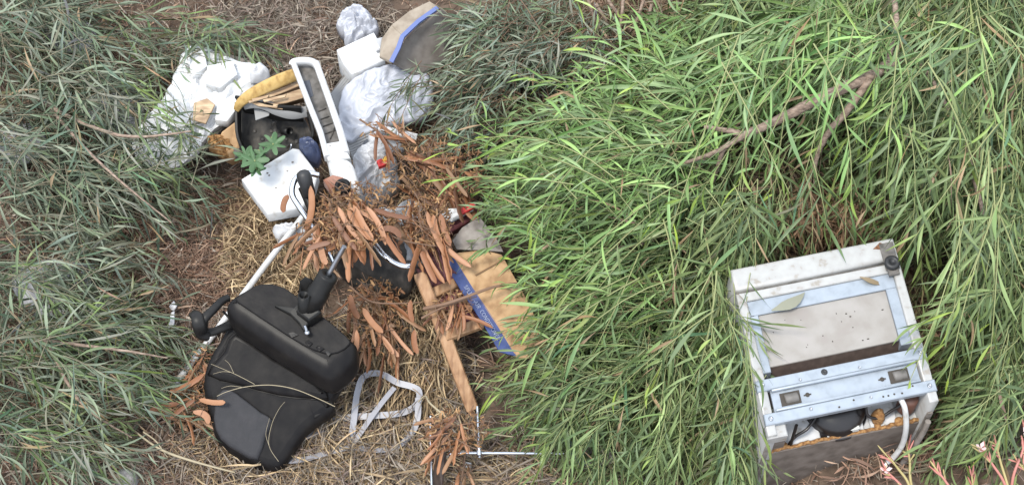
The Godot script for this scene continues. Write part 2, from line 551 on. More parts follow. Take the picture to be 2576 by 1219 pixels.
func end_bush(b: Bush, twig_mat: Material) -> void:
	var t := part("fine_twigs", b.twigs, twig_mat, b.root)
	t.set_meta("kind", "stuff")
	# the leaves that lie on the outside of the bush are parts of their own, the rest one mass
	var top := {}
	for i in b.xf.size():
		var p: Vector3 = b.xf[i] * Vector3(0.5, 0, 0)
		var s := screen(p)
		if s.x < 10 or s.x > 2566 or s.y < 10 or s.y > 1209:
			continue
		var key := Vector2i(int(s.x / 24), int(s.y / 24))
		if not top.has(key) or p.y > top[key][0]:
			top[key] = [p.y, i, b.xf[i].basis.x.length()]
	var best := top.values()
	best.sort_custom(func(a, c): return a[2] > c[2])
	var own := {}
	for k in mini(295, best.size()):
		own[best[k][1]] = true
	var rest := [[], [], []]
	var cols := [PackedColorArray(), PackedColorArray(), PackedColorArray()]
	var shade := {}
	for i in b.xf.size():
		var x: Transform3D = b.xf[i]
		x.origin -= b.root.position
		if own.has(i):
			var c: Color = b.col[i]
			var q := Color(snappedf(c.r, 0.04), snappedf(c.g, 0.04), snappedf(c.b, 0.04))
			if not shade.has(q):
				var m: StandardMaterial3D = M.leaf.duplicate()
				m.vertex_color_use_as_albedo = false
				m.albedo_color = lin(maxf(q.r, 0.03), maxf(q.g, 0.04), maxf(q.b, 0.02))
				shade[q] = m
			var o := MeshInstance3D.new()
			o.name = "leaf"
			o.mesh = leaf_shapes[i % 3]
			o.material_override = shade[q]
			o.transform = x
			b.root.add_child(o, true)
		else:
			rest[i % 3].append(x)
			cols[i % 3].append(b.col[i])
	for k in 3:
		copies("foliage", leaf_shapes[k], rest[k], cols[k], M.leaf, b.root)

func branch(b: Bush, pts: Array, r: float, taper: Array, m: Material, called := "branch") -> void:
	var mb := MB.new(b.root.position)
	var line := spline(PP(pts), 8)
	for i in line.size():
		line[i] += Vector3(crinkle.get_noise_1d(i * 9.0), crinkle.get_noise_1d(i * 9.0 + 70), 0) * r * 0.35
	tube(mb, line, r, 9, taper)
	part(called, mb, m, b.root)

func build_bushes() -> void:
	var bright := [Color(0.14, 0.225, 0.078), Color(0.115, 0.195, 0.062), Color(0.175, 0.27, 0.085), Color(0.155, 0.22, 0.10)]
	var mid := [Color(0.105, 0.15, 0.06), Color(0.125, 0.17, 0.065), Color(0.09, 0.135, 0.058), Color(0.15, 0.20, 0.08)]
	var olive := [Color(0.125, 0.115, 0.055), Color(0.105, 0.11, 0.052), Color(0.09, 0.10, 0.052), Color(0.19, 0.135, 0.08), Color(0.15, 0.11, 0.068)]
	var grey := [Color(0.13, 0.155, 0.105), Color(0.112, 0.138, 0.092), Color(0.168, 0.188, 0.138), Color(0.095, 0.13, 0.078)]
	var g := "narrow-leaved shrubs round the rubbish"
	# the bright shrub in the middle
	var b := begin_bush("willow_leaved_shrub", "bright green narrow-leaved shrub spilling over the blue-edged cardboard box", "shrub", G(1720, 560), g)
	clump(b, 1540, 640, 240, 420, 0.05, 0.22, 150, 120, 150, 0.42, 0.5, 0.12, 0.0085, olive)
	clump(b, 1740, 760, 230, 420, 0.05, 0.25, 110, 100, 150, 0.42, 0.5, 0.12, 0.0085, olive)
	clump(b, 1425, 470, 180, 180, 0.30, 0.62, 195, 55, 100, 0.42, 0.5, 0.125, 0.0085, bright, 0.8)
	clump(b, 1590, 380, 200, 190, 0.50, 0.85, 200, 75, 110, 0.42, 0.5, 0.13, 0.0085, bright, 0.7)
	clump(b, 1515, 720, 135, 160, 0.30, 0.55, 168, 32, 100, 0.42, 0.6, 0.125, 0.008, bright, 0.7)
	clump(b, 1505, 910, 130, 130, 0.25, 0.50, 160, 35, 90, 0.42, 0.7, 0.125, 0.008, mid, 0.5)
	clump(b, 1560, 1040, 170, 110, 0.15, 0.45, 130, 40, 85, 0.42, 0.9, 0.13, 0.008, mid, 0.4)
	clump(b, 1700, 640, 180, 200, 0.25, 0.52, 135, 50, 72, 0.45, 0.9, 0.13, 0.0085, mid, 0.6)
	clump(b, 1730, 950, 140, 200, 0.25, 0.60, 110, 32, 72, 0.48, 1.0, 0.14, 0.0085, mid, 0.4)
	shoots(b, 1600, 420, 160, 150, 0.84, 190, 60, 14, bright)
	shoots(b, 1720, 700, 140, 200, 0.64, 125, 50, 14, mid)
	branch(b, [[1760, 520, 0.02], [1740, 560, 0.25], [1650, 600, 0.4], [1500, 640, 0.42]], 0.014, [1.2, 1.0, 0.7, 0.4], M.bark, "trunk")
	branch(b, [[1740, 560, 0.25], [1700, 700, 0.35], [1640, 900, 0.3]], 0.009, [1.2, 0.9, 0.4], M.bark)
	branch(b, [[1730, 560, 0.3], [1640, 470, 0.45], [1520, 410, 0.45]], 0.009, [1.2, 0.9, 0.4], M.bark)
	end_bush(b, M.twig)
	# the big shrub on the right with the thick bare branch
	b = begin_bush("willow_leaved_shrub", "tall green narrow-leaved shrub with a thick bare branch, arching behind the upturned refrigerator", "shrub", G(2330, 130), g)
	var gap := [[2000, 340, 170, 60, 0.95], [1840, 420, 100, 60, 0.8], [2100, 530, 110, 80, 0.92], [2390, 740, 60, 150, 0.9]]
	clump(b, 2050, 300, 420, 330, 0.05, 0.35, 110, 100, 144, 0.46, 0.5, 0.146, 0.0098, olive, 0.0, [[2000, 350, 140, 60, 0.5], [2110, 540, 90, 70, 0.9]])
	clump(b, 2430, 500, 180, 520, 0.05, 0.35, 110, 90, 136, 0.46, 0.5, 0.146, 0.0098, olive, 0.0, [[2390, 760, 60, 120, 0.8]])
	clump(b, 1800, 190, 220, 170, 0.45, 0.80, 200, 70, 88, 0.50, 0.5, 0.171, 0.0103, bright, 0.7, gap)
	clump(b, 2080, 110, 260, 140, 0.65, 1.0, 140, 60, 80, 0.53, 0.7, 0.183, 0.0103, bright, 0.5, gap)
	clump(b, 2390, 190, 220, 220, 0.60, 1.0, 115, 50, 96, 0.55, 0.9, 0.183, 0.0103, mid, 0.4, gap)
	clump(b, 1830, 520, 170, 130, 0.45, 0.75, 115, 50, 48, 0.46, 0.9, 0.165, 0.0098, mid, 0.5, gap)
	clump(b, 2060, 440, 190, 60, 0.35, 0.75, 105, 35, 22, 0.42, 1.1, 0.159, 0.0092, olive, 0.3, gap)
	clump(b, 2300, 420, 230, 150, 0.60, 0.95, 110, 40, 84, 0.51, 1.0, 0.177, 0.0103, mid, 0.4, gap)
	clump(b, 2510, 620, 80, 210, 0.45, 0.85, 112, 35, 72, 0.51, 1.0, 0.171, 0.0098, mid, 0.4, gap)
	clump(b, 2500, 930, 110, 150, 0.40, 0.70, 125, 35, 60, 0.46, 1.0, 0.159, 0.0098, mid, 0.4)
	clump(b, 2450, 760, 60, 60, 0.70, 0.85, 150, 30, 5, 0.40, 1.0, 0.159, 0.0098, mid, 0.3)
	clump(b, 1850, 560, 60, 40, 0.75, 0.95, 80, 35, 7, 0.46, 1.0, 0.171, 0.0098, mid, 0.3)
	clump(b, 2080, 480, 60, 30, 0.85, 1.0, 85, 25, 3, 0.37, 1.0, 0.171, 0.0098, mid, 0.3)
	clump(b, 2820, 450, 220, 600, 0.3, 0.9, 100, 100, 150, 0.5, 0.8, 0.17, 0.010, mid, 0.3)
	clump(b, 2150, -260, 650, 150, 0.3, 0.9, 110, 120, 150, 0.5, 0.8, 0.17, 0.010, mid, 0.3)
	clump(b, 2470, 40, 160, 60, 0.45, 0.85, 120, 70, 60, 0.50, 0.9, 0.18, 0.0105, mid, 0.3)
	clump(b, 1950, 10, 260, 40, 0.40, 0.75, 130, 70, 50, 0.46, 0.9, 0.16, 0.010, mid, 0.3)
	shoots(b, 2150, 100, 350, 80, 0.98, 110, 50, 22, bright)
	shoots(b, 2470, 400, 70, 180, 0.92, 105, 35, 14, mid)
	branch(b, [[2330, 130, 0.0], [2300, 130, 0.4], [2255, 150, 0.70], [2190, 192, 0.82], [2080, 240, 0.84], [1960, 300, 0.80], [1870, 342, 0.76], [1815, 375, 0.73], [1700, 420, 0.62]], 0.021, [1.15, 1.1, 1.0, 0.95, 0.75, 0.45, 0.28], M.bark, "trunk")
	branch(b, [[1875, 340, 0.76], [1830, 328, 0.77], [1772, 318, 0.78]], 0.012, [1.1, 0.8, 0.5], M.bark)
	branch(b, [[1822, 372, 0.73], [1805, 420, 0.64], [1788, 480, 0.5]], 0.009, [1.1, 0.8, 0.5], M.bark)
	branch(b, [[1830, 365, 0.73], [1770, 405, 0.6], [1700, 470, 0.45]], 0.008, [1.1, 0.8, 0.5], M.bark)
	branch(b, [[2190, 200, 0.84], [2130, 280, 0.78], [2080, 340, 0.70], [2055, 400, 0.6], [2050, 470, 0.5]], 0.014, [1.1, 0.9, 0.7, 0.4], M.bark)
	branch(b, [[2250, -20, 0.7], [2255, 70, 0.74], [2235, 150, 0.76]], 0.011, [1, 1, 0.9], M.bark)
	branch(b, [[2300, 130, 0.6], [2420, 350, 0.7], [2500, 640, 0.6]], 0.012, [1.2, 0.9, 0.4], M.bark)
	end_bush(b, M.twig)
	# strip left of the refrigerator
	b = begin_bush("willow_leaved_shrub", "low drooping green shrub pressed against the left side of the upturned refrigerator", "shrub", G(1860, 1000), g)
	clump(b, 1850, 960, 70, 270, 0.05, 0.30, 100, 70, 65, 0.40, 0.6, 0.12, 0.0085, olive)
	clump(b, 1830, 870, 60, 170, 0.40, 0.72, 88, 35, 60, 0.42, 1.0, 0.135, 0.0085, mid, 0.3)
	clump(b, 1850, 1100, 60, 120, 0.30, 0.62, 85, 35, 55, 0.40, 1.0, 0.13, 0.0085, mid, 0.3)
	clump(b, 1870, 900, 35, 190, 0.60, 0.84, 95, 30, 24, 0.36, 1.0, 0.15, 0.0095, mid, 0.3)
	branch(b, [[1860, 1000, 0.0], [1850, 950, 0.3], [1830, 850, 0.5]], 0.008, [1.2, 0.9, 0.4], M.bark, "stem")
	end_bush(b, M.twig)
	# grey shrub at the top, over the bags
	b = begin_bush("willow_leaved_shrub", "dull grey-green shrub at the top overhanging the white bags and the open cardboard box", "shrub", G(1330, 40), g)
	clump(b, 1290, 150, 150, 170, 0.05, 0.28, 170, 80, 90, 0.36, 0.6, 0.10, 0.0075, olive)
	clump(b, 1225, 120, 95, 120, 0.25, 0.50, 165, 50, 75, 0.36, 0.8, 0.105, 0.0075, grey)
	clump(b, 1340, 110, 170, 120, 0.25, 0.55, 150, 70, 85, 0.38, 0.6, 0.11, 0.0075, grey, 0.2)
	clump(b, 1190, 300, 60, 90, 0.20, 0.42, 140, 45, 42, 0.32, 0.9, 0.10, 0.0075, grey, 0.1)
	clump(b, 1060, 205, 40, 40, 0.40, 0.52, 165, 60, 5, 0.24, 0.9, 0.10, 0.0075, grey, 0.1)
	clump(b, 1300, 290, 110, 90, 0.12, 0.36, 160, 60, 60, 0.34, 0.7, 0.11, 0.0085, olive + grey, 0.2)
	clump(b, 1560, 60, 150, 70, 0.08, 0.30, 100, 80, 45, 0.36, 0.6, 0.11, 0.0075, olive)
	for q in [[1530, 0, 1600, 130], [1570, -10, 1530, 160], [1620, 0, 1560, 120], [1500, 10, 1540, 110], [1640, 10, 1590, 150], [1480, 0, 1500, 120]]:
		branch(b, [[q[0], q[1], 0.42], [(q[0] + q[2]) / 2.0 + 8, (q[1] + q[3]) / 2.0, 0.34], [q[2], q[3], 0.12]], 0.006, [1.2, 1.0, 0.6], M.bark, "stem")
	end_bush(b, M.twig_brown)
	# upper left
	b = begin_bush("willow_leaved_shrub", "greyish narrow-leaved shrub in the upper left corner, reaching over the white foam packing", "shrub", G(60, 200), g)
	clump(b, 190, 250, 270, 260, 0.03, 0.16, 10, 120, 79, 0.37, 0.5, 0.125, 0.0088, grey + olive)
	clump(b, 170, 140, 240, 140, 0.15, 0.40, 10, 60, 46, 0.42, 0.6, 0.138, 0.0094, grey, 0.1)
	clump(b, 150, 360, 190, 150, 0.15, 0.40, 5, 70, 42, 0.42, 0.6, 0.138, 0.0094, grey, 0.1)
	clump(b, 390, 270, 100, 100, 0.25, 0.44, 330, 90, 9, 0.40, 0.7, 0.138, 0.0094, grey + mid, 0.2)
	clump(b, 400, 380, 110, 50, 0.20, 0.40, 350, 90, 10, 0.40, 0.8, 0.138, 0.0094, grey + mid, 0.2)
	clump(b, 470, 90, 180, 60, 0.12, 0.30, 15, 50, 26, 0.40, 0.6, 0.125, 0.0088, grey + grey + mid, 0.1)
	clump(b, 300, 480, 230, 60, 0.10, 0.32, 20, 45, 32, 0.42, 0.7, 0.138, 0.0094, grey, 0.2)
	clump(b, -300, 300, 250, 500, 0.1, 0.4, 10, 150, 90, 0.45, 0.6, 0.14, 0.0088, grey, 0.1)
	clump(b, 300, -280, 600, 170, 0.1, 0.4, 40, 150, 110, 0.45, 0.6, 0.14, 0.0088, grey, 0.1)
	clump(b, 60, 20, 160, 60, 0.1, 0.36, 10, 90, 40, 0.40, 0.6, 0.13, 0.0088, grey, 0.1)
	branch(b, [[60, 200, 0.0], [110, 260, 0.2], [300, 340, 0.3], [480, 330, 0.36]], 0.009, [1.2, 1.0, 0.7, 0.3], M.bark, "stem")
	branch(b, [[90, 230, 0.15], [240, 400, 0.3], [430, 560, 0.2]], 0.006, [1.2, 0.9, 0.4], M.bark)
	end_bush(b, M.twig_grey)
	# lower left
	b = begin_bush("willow_leaved_shrub", "grey-green sprawling shrub filling the lower left, beside the black office chair", "shrub", G(60, 850), g)
	clump(b, 170, 860, 260, 320, 0.03, 0.14, 10, 120, 88, 0.37, 0.5, 0.125, 0.0086, grey + olive)
	clump(b, 120, 640, 170, 100, 0.10, 0.34, 10, 55, 28, 0.40, 0.6, 0.138, 0.0090, grey, 0.2)
	clump(b, 130, 800, 190, 130, 0.12, 0.36, 10, 55, 40, 0.42, 0.6, 0.138, 0.0090, grey + grey + mid, 0.3)
	clump(b, 250, 930, 180, 110, 0.12, 0.36, 10, 45, 34, 0.42, 0.6, 0.138, 0.0088, grey + grey + mid, 0.3)
	clump(b, 120, 1090, 180, 110, 0.10, 0.30, 20, 50, 28, 0.40, 0.7, 0.138, 0.0088, grey + grey + mid, 0.2)
	clump(b, -300, 1000, 220, 330, 0.1, 0.4, 10, 150, 70, 0.45, 0.6, 0.14, 0.0085, grey + mid, 0.1)
	clump(b, 380, 860, 60, 90, 0.08, 0.22, 5, 45, 10, 0.33, 0.6, 0.125, 0.0083, grey + grey + mid, 0.1)
	branch(b, [[60, 850, 0.0], [140, 860, 0.2], [300, 880, 0.28], [420, 900, 0.22]], 0.007, [1.2, 1.0, 0.7, 0.3], M.bark, "stem")
	branch(b, [[120, 860, 0.15], [200, 1010, 0.22], [330, 1100, 0.15]], 0.006, [1.2, 0.9, 0.4], M.bark)
	end_bush(b, M.twig_grey)

func build_ground() -> void:
	var mb := MB.new(Vector3.ZERO)
	mb.smooth(true)
	var xs := PackedFloat32Array()
	for i in range(-60, 61):
		var t := i / 60.0
		xs.append(t * 2.6 + signf(t) * pow(absf(t), 9.0) * 220.0)
	for i in xs.size() - 1:
		for j in xs.size() - 1:
			var q := []
			for d in [[0, 0], [1, 0], [1, 1], [0, 1]]:
				var x := xs[i + d[0]]
				var z := xs[j + d[1]]
				q.append(Vector3(x, gh(x, z), z))
			mb.quad(q[0], q[3], q[2], q[1])
	var o := MeshInstance3D.new()
	o.name = "ground"
	o.mesh = mb.mesh(M.soil)
	add_child(o)
	tag(o, "brown bare soil under the dry grass and rubbish", "ground", "", "structure")

func straw(xf: Array, cols: Array, X: float, Y: float, rx: float, ry: float, count: int, l0: float, l1: float, w: float, tones: Array, deg := 0.0, spread := 400.0, hmax := 0.05) -> void:
	for i in count:
		var a := rf(0, TAU)
		var r := sqrt(rng.randf())
		var p := G(X + cos(a) * r * rx, Y + sin(a) * r * ry, rng.randf() * rng.randf() * hmax)
		var d := toward(deg + rng.randfn(0, spread * 0.5), rf(-0.12, 0.3) * (1.6 if rng.randf() < 0.2 else 1.0))
		var k := rng.randi() % 3
		var c: Color = tones[rng.randi() % tones.size()] * rf(0.7, 1.3)
		c.a = 1.0
		var l := rf(l0, l1)
		xf[k].append(Transform3D(frame(d, Vector3.UP, l, w * rf(0.6, 1.4), rf(-1, 1)), p - d * l * 0.5))
		cols[k].append(c)

func build_straw() -> void:
	var pale := [Color(0.42, 0.31, 0.18), Color(0.34, 0.245, 0.145), Color(0.50, 0.39, 0.24), Color(0.28, 0.195, 0.12)]
	var brown := [Color(0.235, 0.14, 0.095), Color(0.28, 0.18, 0.125), Color(0.185, 0.108, 0.075), Color(0.35, 0.24, 0.17)]
	var grey := [Color(0.27, 0.225, 0.18), Color(0.21, 0.175, 0.14), Color(0.33, 0.285, 0.235), Color(0.24, 0.18, 0.15)]
	var xf := [[], [], []]
	var cols := [PackedColorArray(), PackedColorArray(), PackedColorArray()]
	straw(xf, cols, 1288, 600, 1500, 800, 13000, 0.05, 0.15, 0.0034, brown + grey)
	straw(xf, cols, 1288, 300, 3000, 1500, 14000, 0.06, 0.18, 0.0042, brown + grey)
	straw(xf, cols, 200, 300, 420, 420, 3500, 0.05, 0.14, 0.0036, grey + brown)
	straw(xf, cols, 200, 950, 420, 380, 3500, 0.05, 0.14, 0.0036, grey + brown)
	straw(xf, cols, 760, 100, 240, 180, 3600, 0.04, 0.13, 0.0034, grey)
	straw(xf, cols, 470, 620, 230, 150, 5200, 0.04, 0.12, 0.0032, brown)
	straw(xf, cols, 690, 630, 130, 170, 4200, 0.05, 0.15, 0.0034, pale, 95, 130, 0.09)
	straw(xf, cols, 960, 980, 230, 200, 5600, 0.05, 0.17, 0.0036, pale + grey, 95, 110, 0.08)
	straw(xf, cols, 1040, 900, 110, 160, 2200, 0.08, 0.20, 0.004, pale, 85, 35, 0.10)
	straw(xf, cols, 850, 1160, 420, 110, 4200, 0.06, 0.18, 0.0036, pale + grey, 60, 160, 0.07)
	straw(xf, cols, 1350, 1180, 330, 70, 2400, 0.06, 0.18, 0.0036, pale + grey, 5, 60, 0.08)
	straw(xf, cols, 1000, 430, 200, 140, 2400, 0.04, 0.12, 0.0034, pale + brown)
	straw(xf, cols, 2350, 850, 260, 330, 4200, 0.05, 0.14, 0.0036, brown, 0, 400, 0.1)
	straw(xf, cols, 2110, 540, 120, 70, 1300, 0.06, 0.17, 0.006, [Color(0.30, 0.18, 0.10), Color(0.20, 0.125, 0.075), Color(0.36, 0.25, 0.16)], 95, 90, 0.5)
	straw(xf, cols, 1580, 90, 160, 110, 1500, 0.06, 0.16, 0.0036, brown, 110, 70, 0.18)
	straw(xf, cols, 1330, 420, 120, 100, 1000, 0.05, 0.12, 0.006, [Color(0.30, 0.21, 0.12), Color(0.22, 0.15, 0.09)], 0, 400, 0.2)
	for k in 3:
		var o := copies("dry_grass", blade_shapes[k], xf[k], cols[k], M.straw, self)
		tag(o, ["dry brown and straw-coloured grass and fallen leaves lying over the soil", "thin bleached grass stalks matted between the rubbish", "curled dead grass blades scattered over the bank"][k], "dry grass")
	# fallen dead leaves of the shrubs
	xf = [[], [], []]
	cols = [PackedColorArray(), PackedColorArray(), PackedColorArray()]
	straw(xf, cols, 200, 600, 460, 640, 1700, 0.06, 0.11, 0.0075, grey)
	straw(xf, cols, 2000, 600, 600, 640, 1700, 0.06, 0.12, 0.008, brown, 0, 400, 0.12)
	straw(xf, cols, 700, 90, 260, 150, 700, 0.05, 0.10, 0.0075, grey)
	straw(xf, cols, 480, 640, 230, 160, 350, 0.05, 0.09, 0.007, brown + grey)
	for k in 1:
		for j in [1, 2]:
			xf[0].append_array(xf[j])
			cols[0].append_array(cols[j])
		tag(copies("leaf_litter", leaf_shapes[1], xf[0], cols[0], M.straw, self), "dead narrow leaves fallen from the shrubs onto the ground", "leaf litter")

var pod_mats := []
func pods(label: String, X: float, Y: float, h: float, deg: float, spread: float, count: int, rx: float, ry: float, l0: float, l1: float, crumbs: int, stem: Array, lift := 0.12, dark := 0.0, laid := []) -> void:
	var at := P(X, Y, h)
	at.y = h
	var o := thing("seed_pod_spray", label, "dried seed pods", at, "dried brown seed pod sprays thrown on the heap")
	if pod_mats.is_empty():
		for c in [[0.21, 0.085, 0.035], [0.28, 0.125, 0.056], [0.14, 0.057, 0.026], [0.33, 0.165, 0.088], [0.10, 0.042, 0.02], [0.25, 0.135, 0.07], [0.18, 0.10, 0.05]]:
			var m := plain(lin(c[0], c[1], c[2]), 0.55)
			pod_mats.append(m)
	var mb := MB.new(at)
	tube(mb, spline(PP(stem), 6), 0.0035, 6, [1.3, 1.0, 0.6])
	part("stem", mb, M.twig_brown, o)
	for i in count:
		var a := rf(0, TAU)
		var r := sqrt(rng.randf())
		var p := P(X + cos(a) * r * rx, Y + sin(a) * r * ry, h + lift * rng.randf() * (1.0 - 0.6 * r))
		var d := toward(deg + rng.randfn(0, spread * 0.6), rf(-0.45, 0.1))
		var q := MeshInstance3D.new()
		q.name = "pod"
		q.mesh = pod_shapes[rng.randi() % 3]
		var l := rf(l0, l1)
		var pick: int = [0, 1, 2, 3, 5, 6, 0, 1][rng.randi() % 8]
		if rng.randf() < dark:
			pick = 4 if rng.randf() < 0.6 else 2
		q.material_override = pod_mats[pick]
		q.transform = Transform3D(frame(d, Vector3(rf(-0.5, 0.5), 1, rf(-0.5, 0.5)), l, l * rf(0.7, 1.05), rf(-1.0, 1.0)), p - at)
		o.add_child(q, true)
	for w in laid:                               # the pods one can follow from end to end
		var p0 := P(w[0], w[1], w[4])
		var p1 := P(w[2], w[3], w[5])
		var q := MeshInstance3D.new()
		q.name = "pod"
		q.mesh = pod_shapes[rng.randi() % 3]
		q.material_override = pod_mats[[1, 3, 2, 0][rng.randi() % 4]]
		var l := (p1 - p0).length()
		q.transform = Transform3D(frame(p1 - p0, Vector3(rf(-0.3, 0.3), 1, rf(0.0, 0.6)), l, 0.18 * rf(0.85, 1.15), rf(-0.3, 0.3)), p0 - at)
		o.add_child(q, true)
	var xf := []
	var cols := PackedColorArray()
	for i in crumbs:
		var a := rf(0, TAU)
		var r := sqrt(rng.randf())
		var p := P(X + cos(a) * r * rx * 1.15, Y + sin(a) * r * ry * 1.15, h + lift * 0.8 * rng.randf() - 0.01)
		var s := rf(0.010, 0.024)
		xf.append(Transform3D(Basis.from_euler(Vector3(rf(0, 6), rf(0, 6), rf(0, 6))) * Basis.from_scale(Vector3(s * 1.3, s * 0.7, s * 0.4)), p - at))
		var c: Color = [Color(0.26, 0.14, 0.06), Color(0.34, 0.20, 0.095), Color(0.20, 0.10, 0.05)][rng.randi() % 3] * rf(0.7, 1.2)
		c.a = 1.0
		cols.append(c)
	mb = MB.new(at)
	for i in 8 + crumbs / 12:
		var a := rf(0, TAU)
		var r := sqrt(rng.randf())
		var p := P(X + cos(a) * r * rx, Y + sin(a) * r * ry, h + lift * rf(0.1, 0.9))
		var d := toward(deg + rng.randfn(0, 60), rf(-0.5, 0.3)) * rf(0.06, 0.16)
		tube(mb, spline(PackedVector3Array([p - d * 0.5, p + Vector3(rf(-1, 1), rf(-1, 1), rf(-1, 1)) * 0.012, p + d * 0.5]), 3), 0.0014, 3, [1.2, 1.0, 0.6])
	part("dry_twigs", mb, M.twig_brown, o).set_meta("kind", "stuff")
	if crumbs > 0:
		copies("dry_florets", crumb_shape, xf, cols, M.straw, o)

# ---------------------------------------------------------------- the refrigerator
var FO: Vector3
var FU: Vector3
var FV: Vector3
func fp(s: float, t: float, h: float) -> Vector3:      # s across, t from the door to the back, h above its sole (which faces up)
	return FO + FU * s + FV * t + Vector3.UP * h

func fbox(mb: MB, s0: float, s1: float, t0: float, t1: float, h0: float, h1: float, bevel := 0.003, steps := 1) -> void:
	cushion(mb, PackedVector3Array([fp(s0, t0, h1), fp(s1, t0, h1), fp(s1, t1, h1), fp(s0, t1, h1)]), Vector3.DOWN * (h1 - h0), bevel, steps)

func build_fridge() -> void:
	var H := 0.68
	var nl := P(1927, 1092, H)
	var nr := P(2363, 1008, H)
	var fl := P(1838, 680, H)
	var fr := P(2242, 594, H)
	FO = fl
	FU = (nr - nl) * 0.5 + (fr - fl) * 0.5
	FV = (nl - fl) * 0.5 + (nr - fr) * 0.5
	var base := fp(0.5, 0.5, -H)
	var o := thing("refrigerator", "white refrigerator standing upside down among the shrubs, its rusty underside and compressor showing", "refrigerator", base)
	var mb := MB.new(base)
	fbox(mb, 0.0, 1.0, 0.0, 0.135, -H, 0.010, 0.012, 3)
	part("door", mb, M.enamel, o)
	mb = MB.new(base)
	fbox(mb, 0.02, 0.98, 0.135, 0.152, -H, -0.012, 0.001)
	part("door_seal", mb, M.grey_plastic, o)
	for k in 2:
		mb = MB.new(base)
		fbox(mb, [0.0, 0.945][k], [0.055, 1.0][k], 0.152, 1.0, -H, 0.004, 0.005, 2)
		part("side_wall", mb, M.enamel, o)
	mb = MB.new(base)
	fbox(mb, 0.055, 0.945, 0.152, 0.205, -H, 0.002, 0.003)
	part("front_lip", mb, M.enamel, o)
	mb = MB.new(base)
	fbox(mb, 0.055, 0.945, 0.205, 0.295, -0.05, -0.006, 0.002)
	fbox(mb, 0.055, 0.105, 0.295, 0.64, -0.05, -0.006, 0.002)
	fbox(mb, 0.88, 0.945, 0.295, 0.64, -0.05, -0.006, 0.002)
	fbox(mb, 0.056, 0.944, 0.206, 0.595, -H, -0.052, 0.002)
	part("base_plate", mb, M.zinc, o)
	mb = MB.new(base)
	fbox(mb, 0.106, 0.879, 0.296, 0.605, -0.05, -0.013, 0.002, 2)
	part("fibre_panel", mb, M.fibre, o)
	# the recess behind the panel, where the compressor sits
	mb = MB.new(base)
	mb.quad(fp(0.055, 0.606, -0.02), fp(0.945, 0.606, -0.02), fp(0.945, 0.74, -0.17), fp(0.055, 0.74, -0.17))
	mb.quad(fp(0.055, 0.602, -0.03), fp(0.055, 0.738, -0.18), fp(0.945, 0.738, -0.18), fp(0.945, 0.602, -0.03))
	part("recess_wall", mb, M.dark_board, o)
	mb = MB.new(base)
	fbox(mb, 0.055, 0.945, 0.74, 0.97, -0.30, -0.172, 0.001)
	part("compressor_tray", mb, M.white_plastic, o)
	for q in [[0.115, 0.36], [0.40, 0.62], [0.66, 0.82]]:
		mb = MB.new(base)
		cushion(mb, PackedVector3Array([fp(q[0], 0.80, -0.150), fp(q[1], 0.80, -0.150), fp(q[1], 0.975, -0.155), fp(q[0], 0.975, -0.155)]), Vector3(0, -0.012, 0), 0.003)
		part("white_liner", mb, M.white_plastic, o)
	mb = MB.new(base)
	fbox(mb, 0.055, 0.945, 0.97, 0.998, -H, -0.158, 0.003)
	part("back_panel", mb, M.backboard, o)
	for k in 2:
		mb = MB.new(base)
		fbox(mb, [0.004, 0.962][k], [0.030, 0.994][k], 1.0, 1.012, -H, -0.075, 0.003)
		part("corner_trim", mb, M.card_grey, o)
	mb = MB.new(base)
	fbox(mb, 0.055, 0.13, 0.90, 0.985, -0.165, -0.055, 0.004)
	part("corner_block", mb, M.backboard, o)
	mb = MB.new(base)
	fbox(mb, 0.0, 0.12, 0.93, 1.006, -0.06, -0.012, 0.004)
	part("corner_bracket", mb, M.enamel, o)
	# sprayed foam showing along the torn edge
	mb = MB.new(base)
	mb.smooth(true)
	var line := PackedVector3Array()
	for i in 45:
		var s := lerpf(0.06, 0.94, i / 44.0)
		line.append(fp(s, 0.984 + 0.010 * crinkle.get_noise_1d(i * 12.0), -0.157 + 0.012 * crinkle.get_noise_1d(i * 25.0 + 8.0)))
	sweep(mb, line, circle(0.0075, 6), Vector3.UP, [1.2, 0.8, 1.0, 0.7, 0.9, 0.8, 1.1, 1.0])
	for q in [[0.10, 0.95, 0.020], [0.085, 0.965, 0.018], [0.14, 0.972, 0.014], [0.70, 0.97, 0.012], [0.83, 0.97, 0.016], [0.87, 0.965, 0.014]]:
		ball(mb, fp(q[0], q[1], -0.155), q[2], 0.7)
	part("insulation_foam", mb, M.pu_foam, o)
	# the cross rail with its two rollers
	var r0 := 0.685
	var r1 := 0.945
	var rail := MB.new(base)
	fbox(rail, -0.005, 1.0, r0, r0 + 0.065, -0.012, 0.012, 0.003)
	fbox(rail, 0.0, 1.004, r1 - 0.065, r1, -0.012, 0.012, 0.003)
	fbox(rail, 0.07, 0.93, r0 + 0.062, r1 - 0.062, -0.012, 0.0, 0.001)
	fbox(rail, 0.075, 0.925, r0 + 0.0655, r0 + 0.080, 0.001, 0.017, 0.004, 2)
	fbox(rail, 0.075, 0.925, r1 - 0.080, r1 - 0.0655, 0.001, 0.017, 0.004, 2)
	part("cross_rail", rail, M.zinc, o)
	for k in 2:
		var s: float = [0.175, 0.815][k]
		mb = MB.new(base)
		fbox(mb, s - 0.058, s + 0.058, r0 + 0.093, r1 - 0.093, 0.001, 0.003, 0.001)
		var op := part("roller_opening", mb, M.dust, o)
		mb = MB.new(base)
		mb.smooth(true)
		var c := fp(s + 0.006, (r0 + r1) / 2, -0.004)
		lathe(mb, c - FU * 0.038, FU, PackedVector2Array([Vector2(0, 0), Vector2(0.017, 0), Vector2(0.0185, 0.003), Vector2(0.0185, 0.041), Vector2(0.017, 0.044), Vector2(0, 0.044)]), 16)
		part("roller", mb, M.grey_plastic, op)
		mb = MB.new(base)
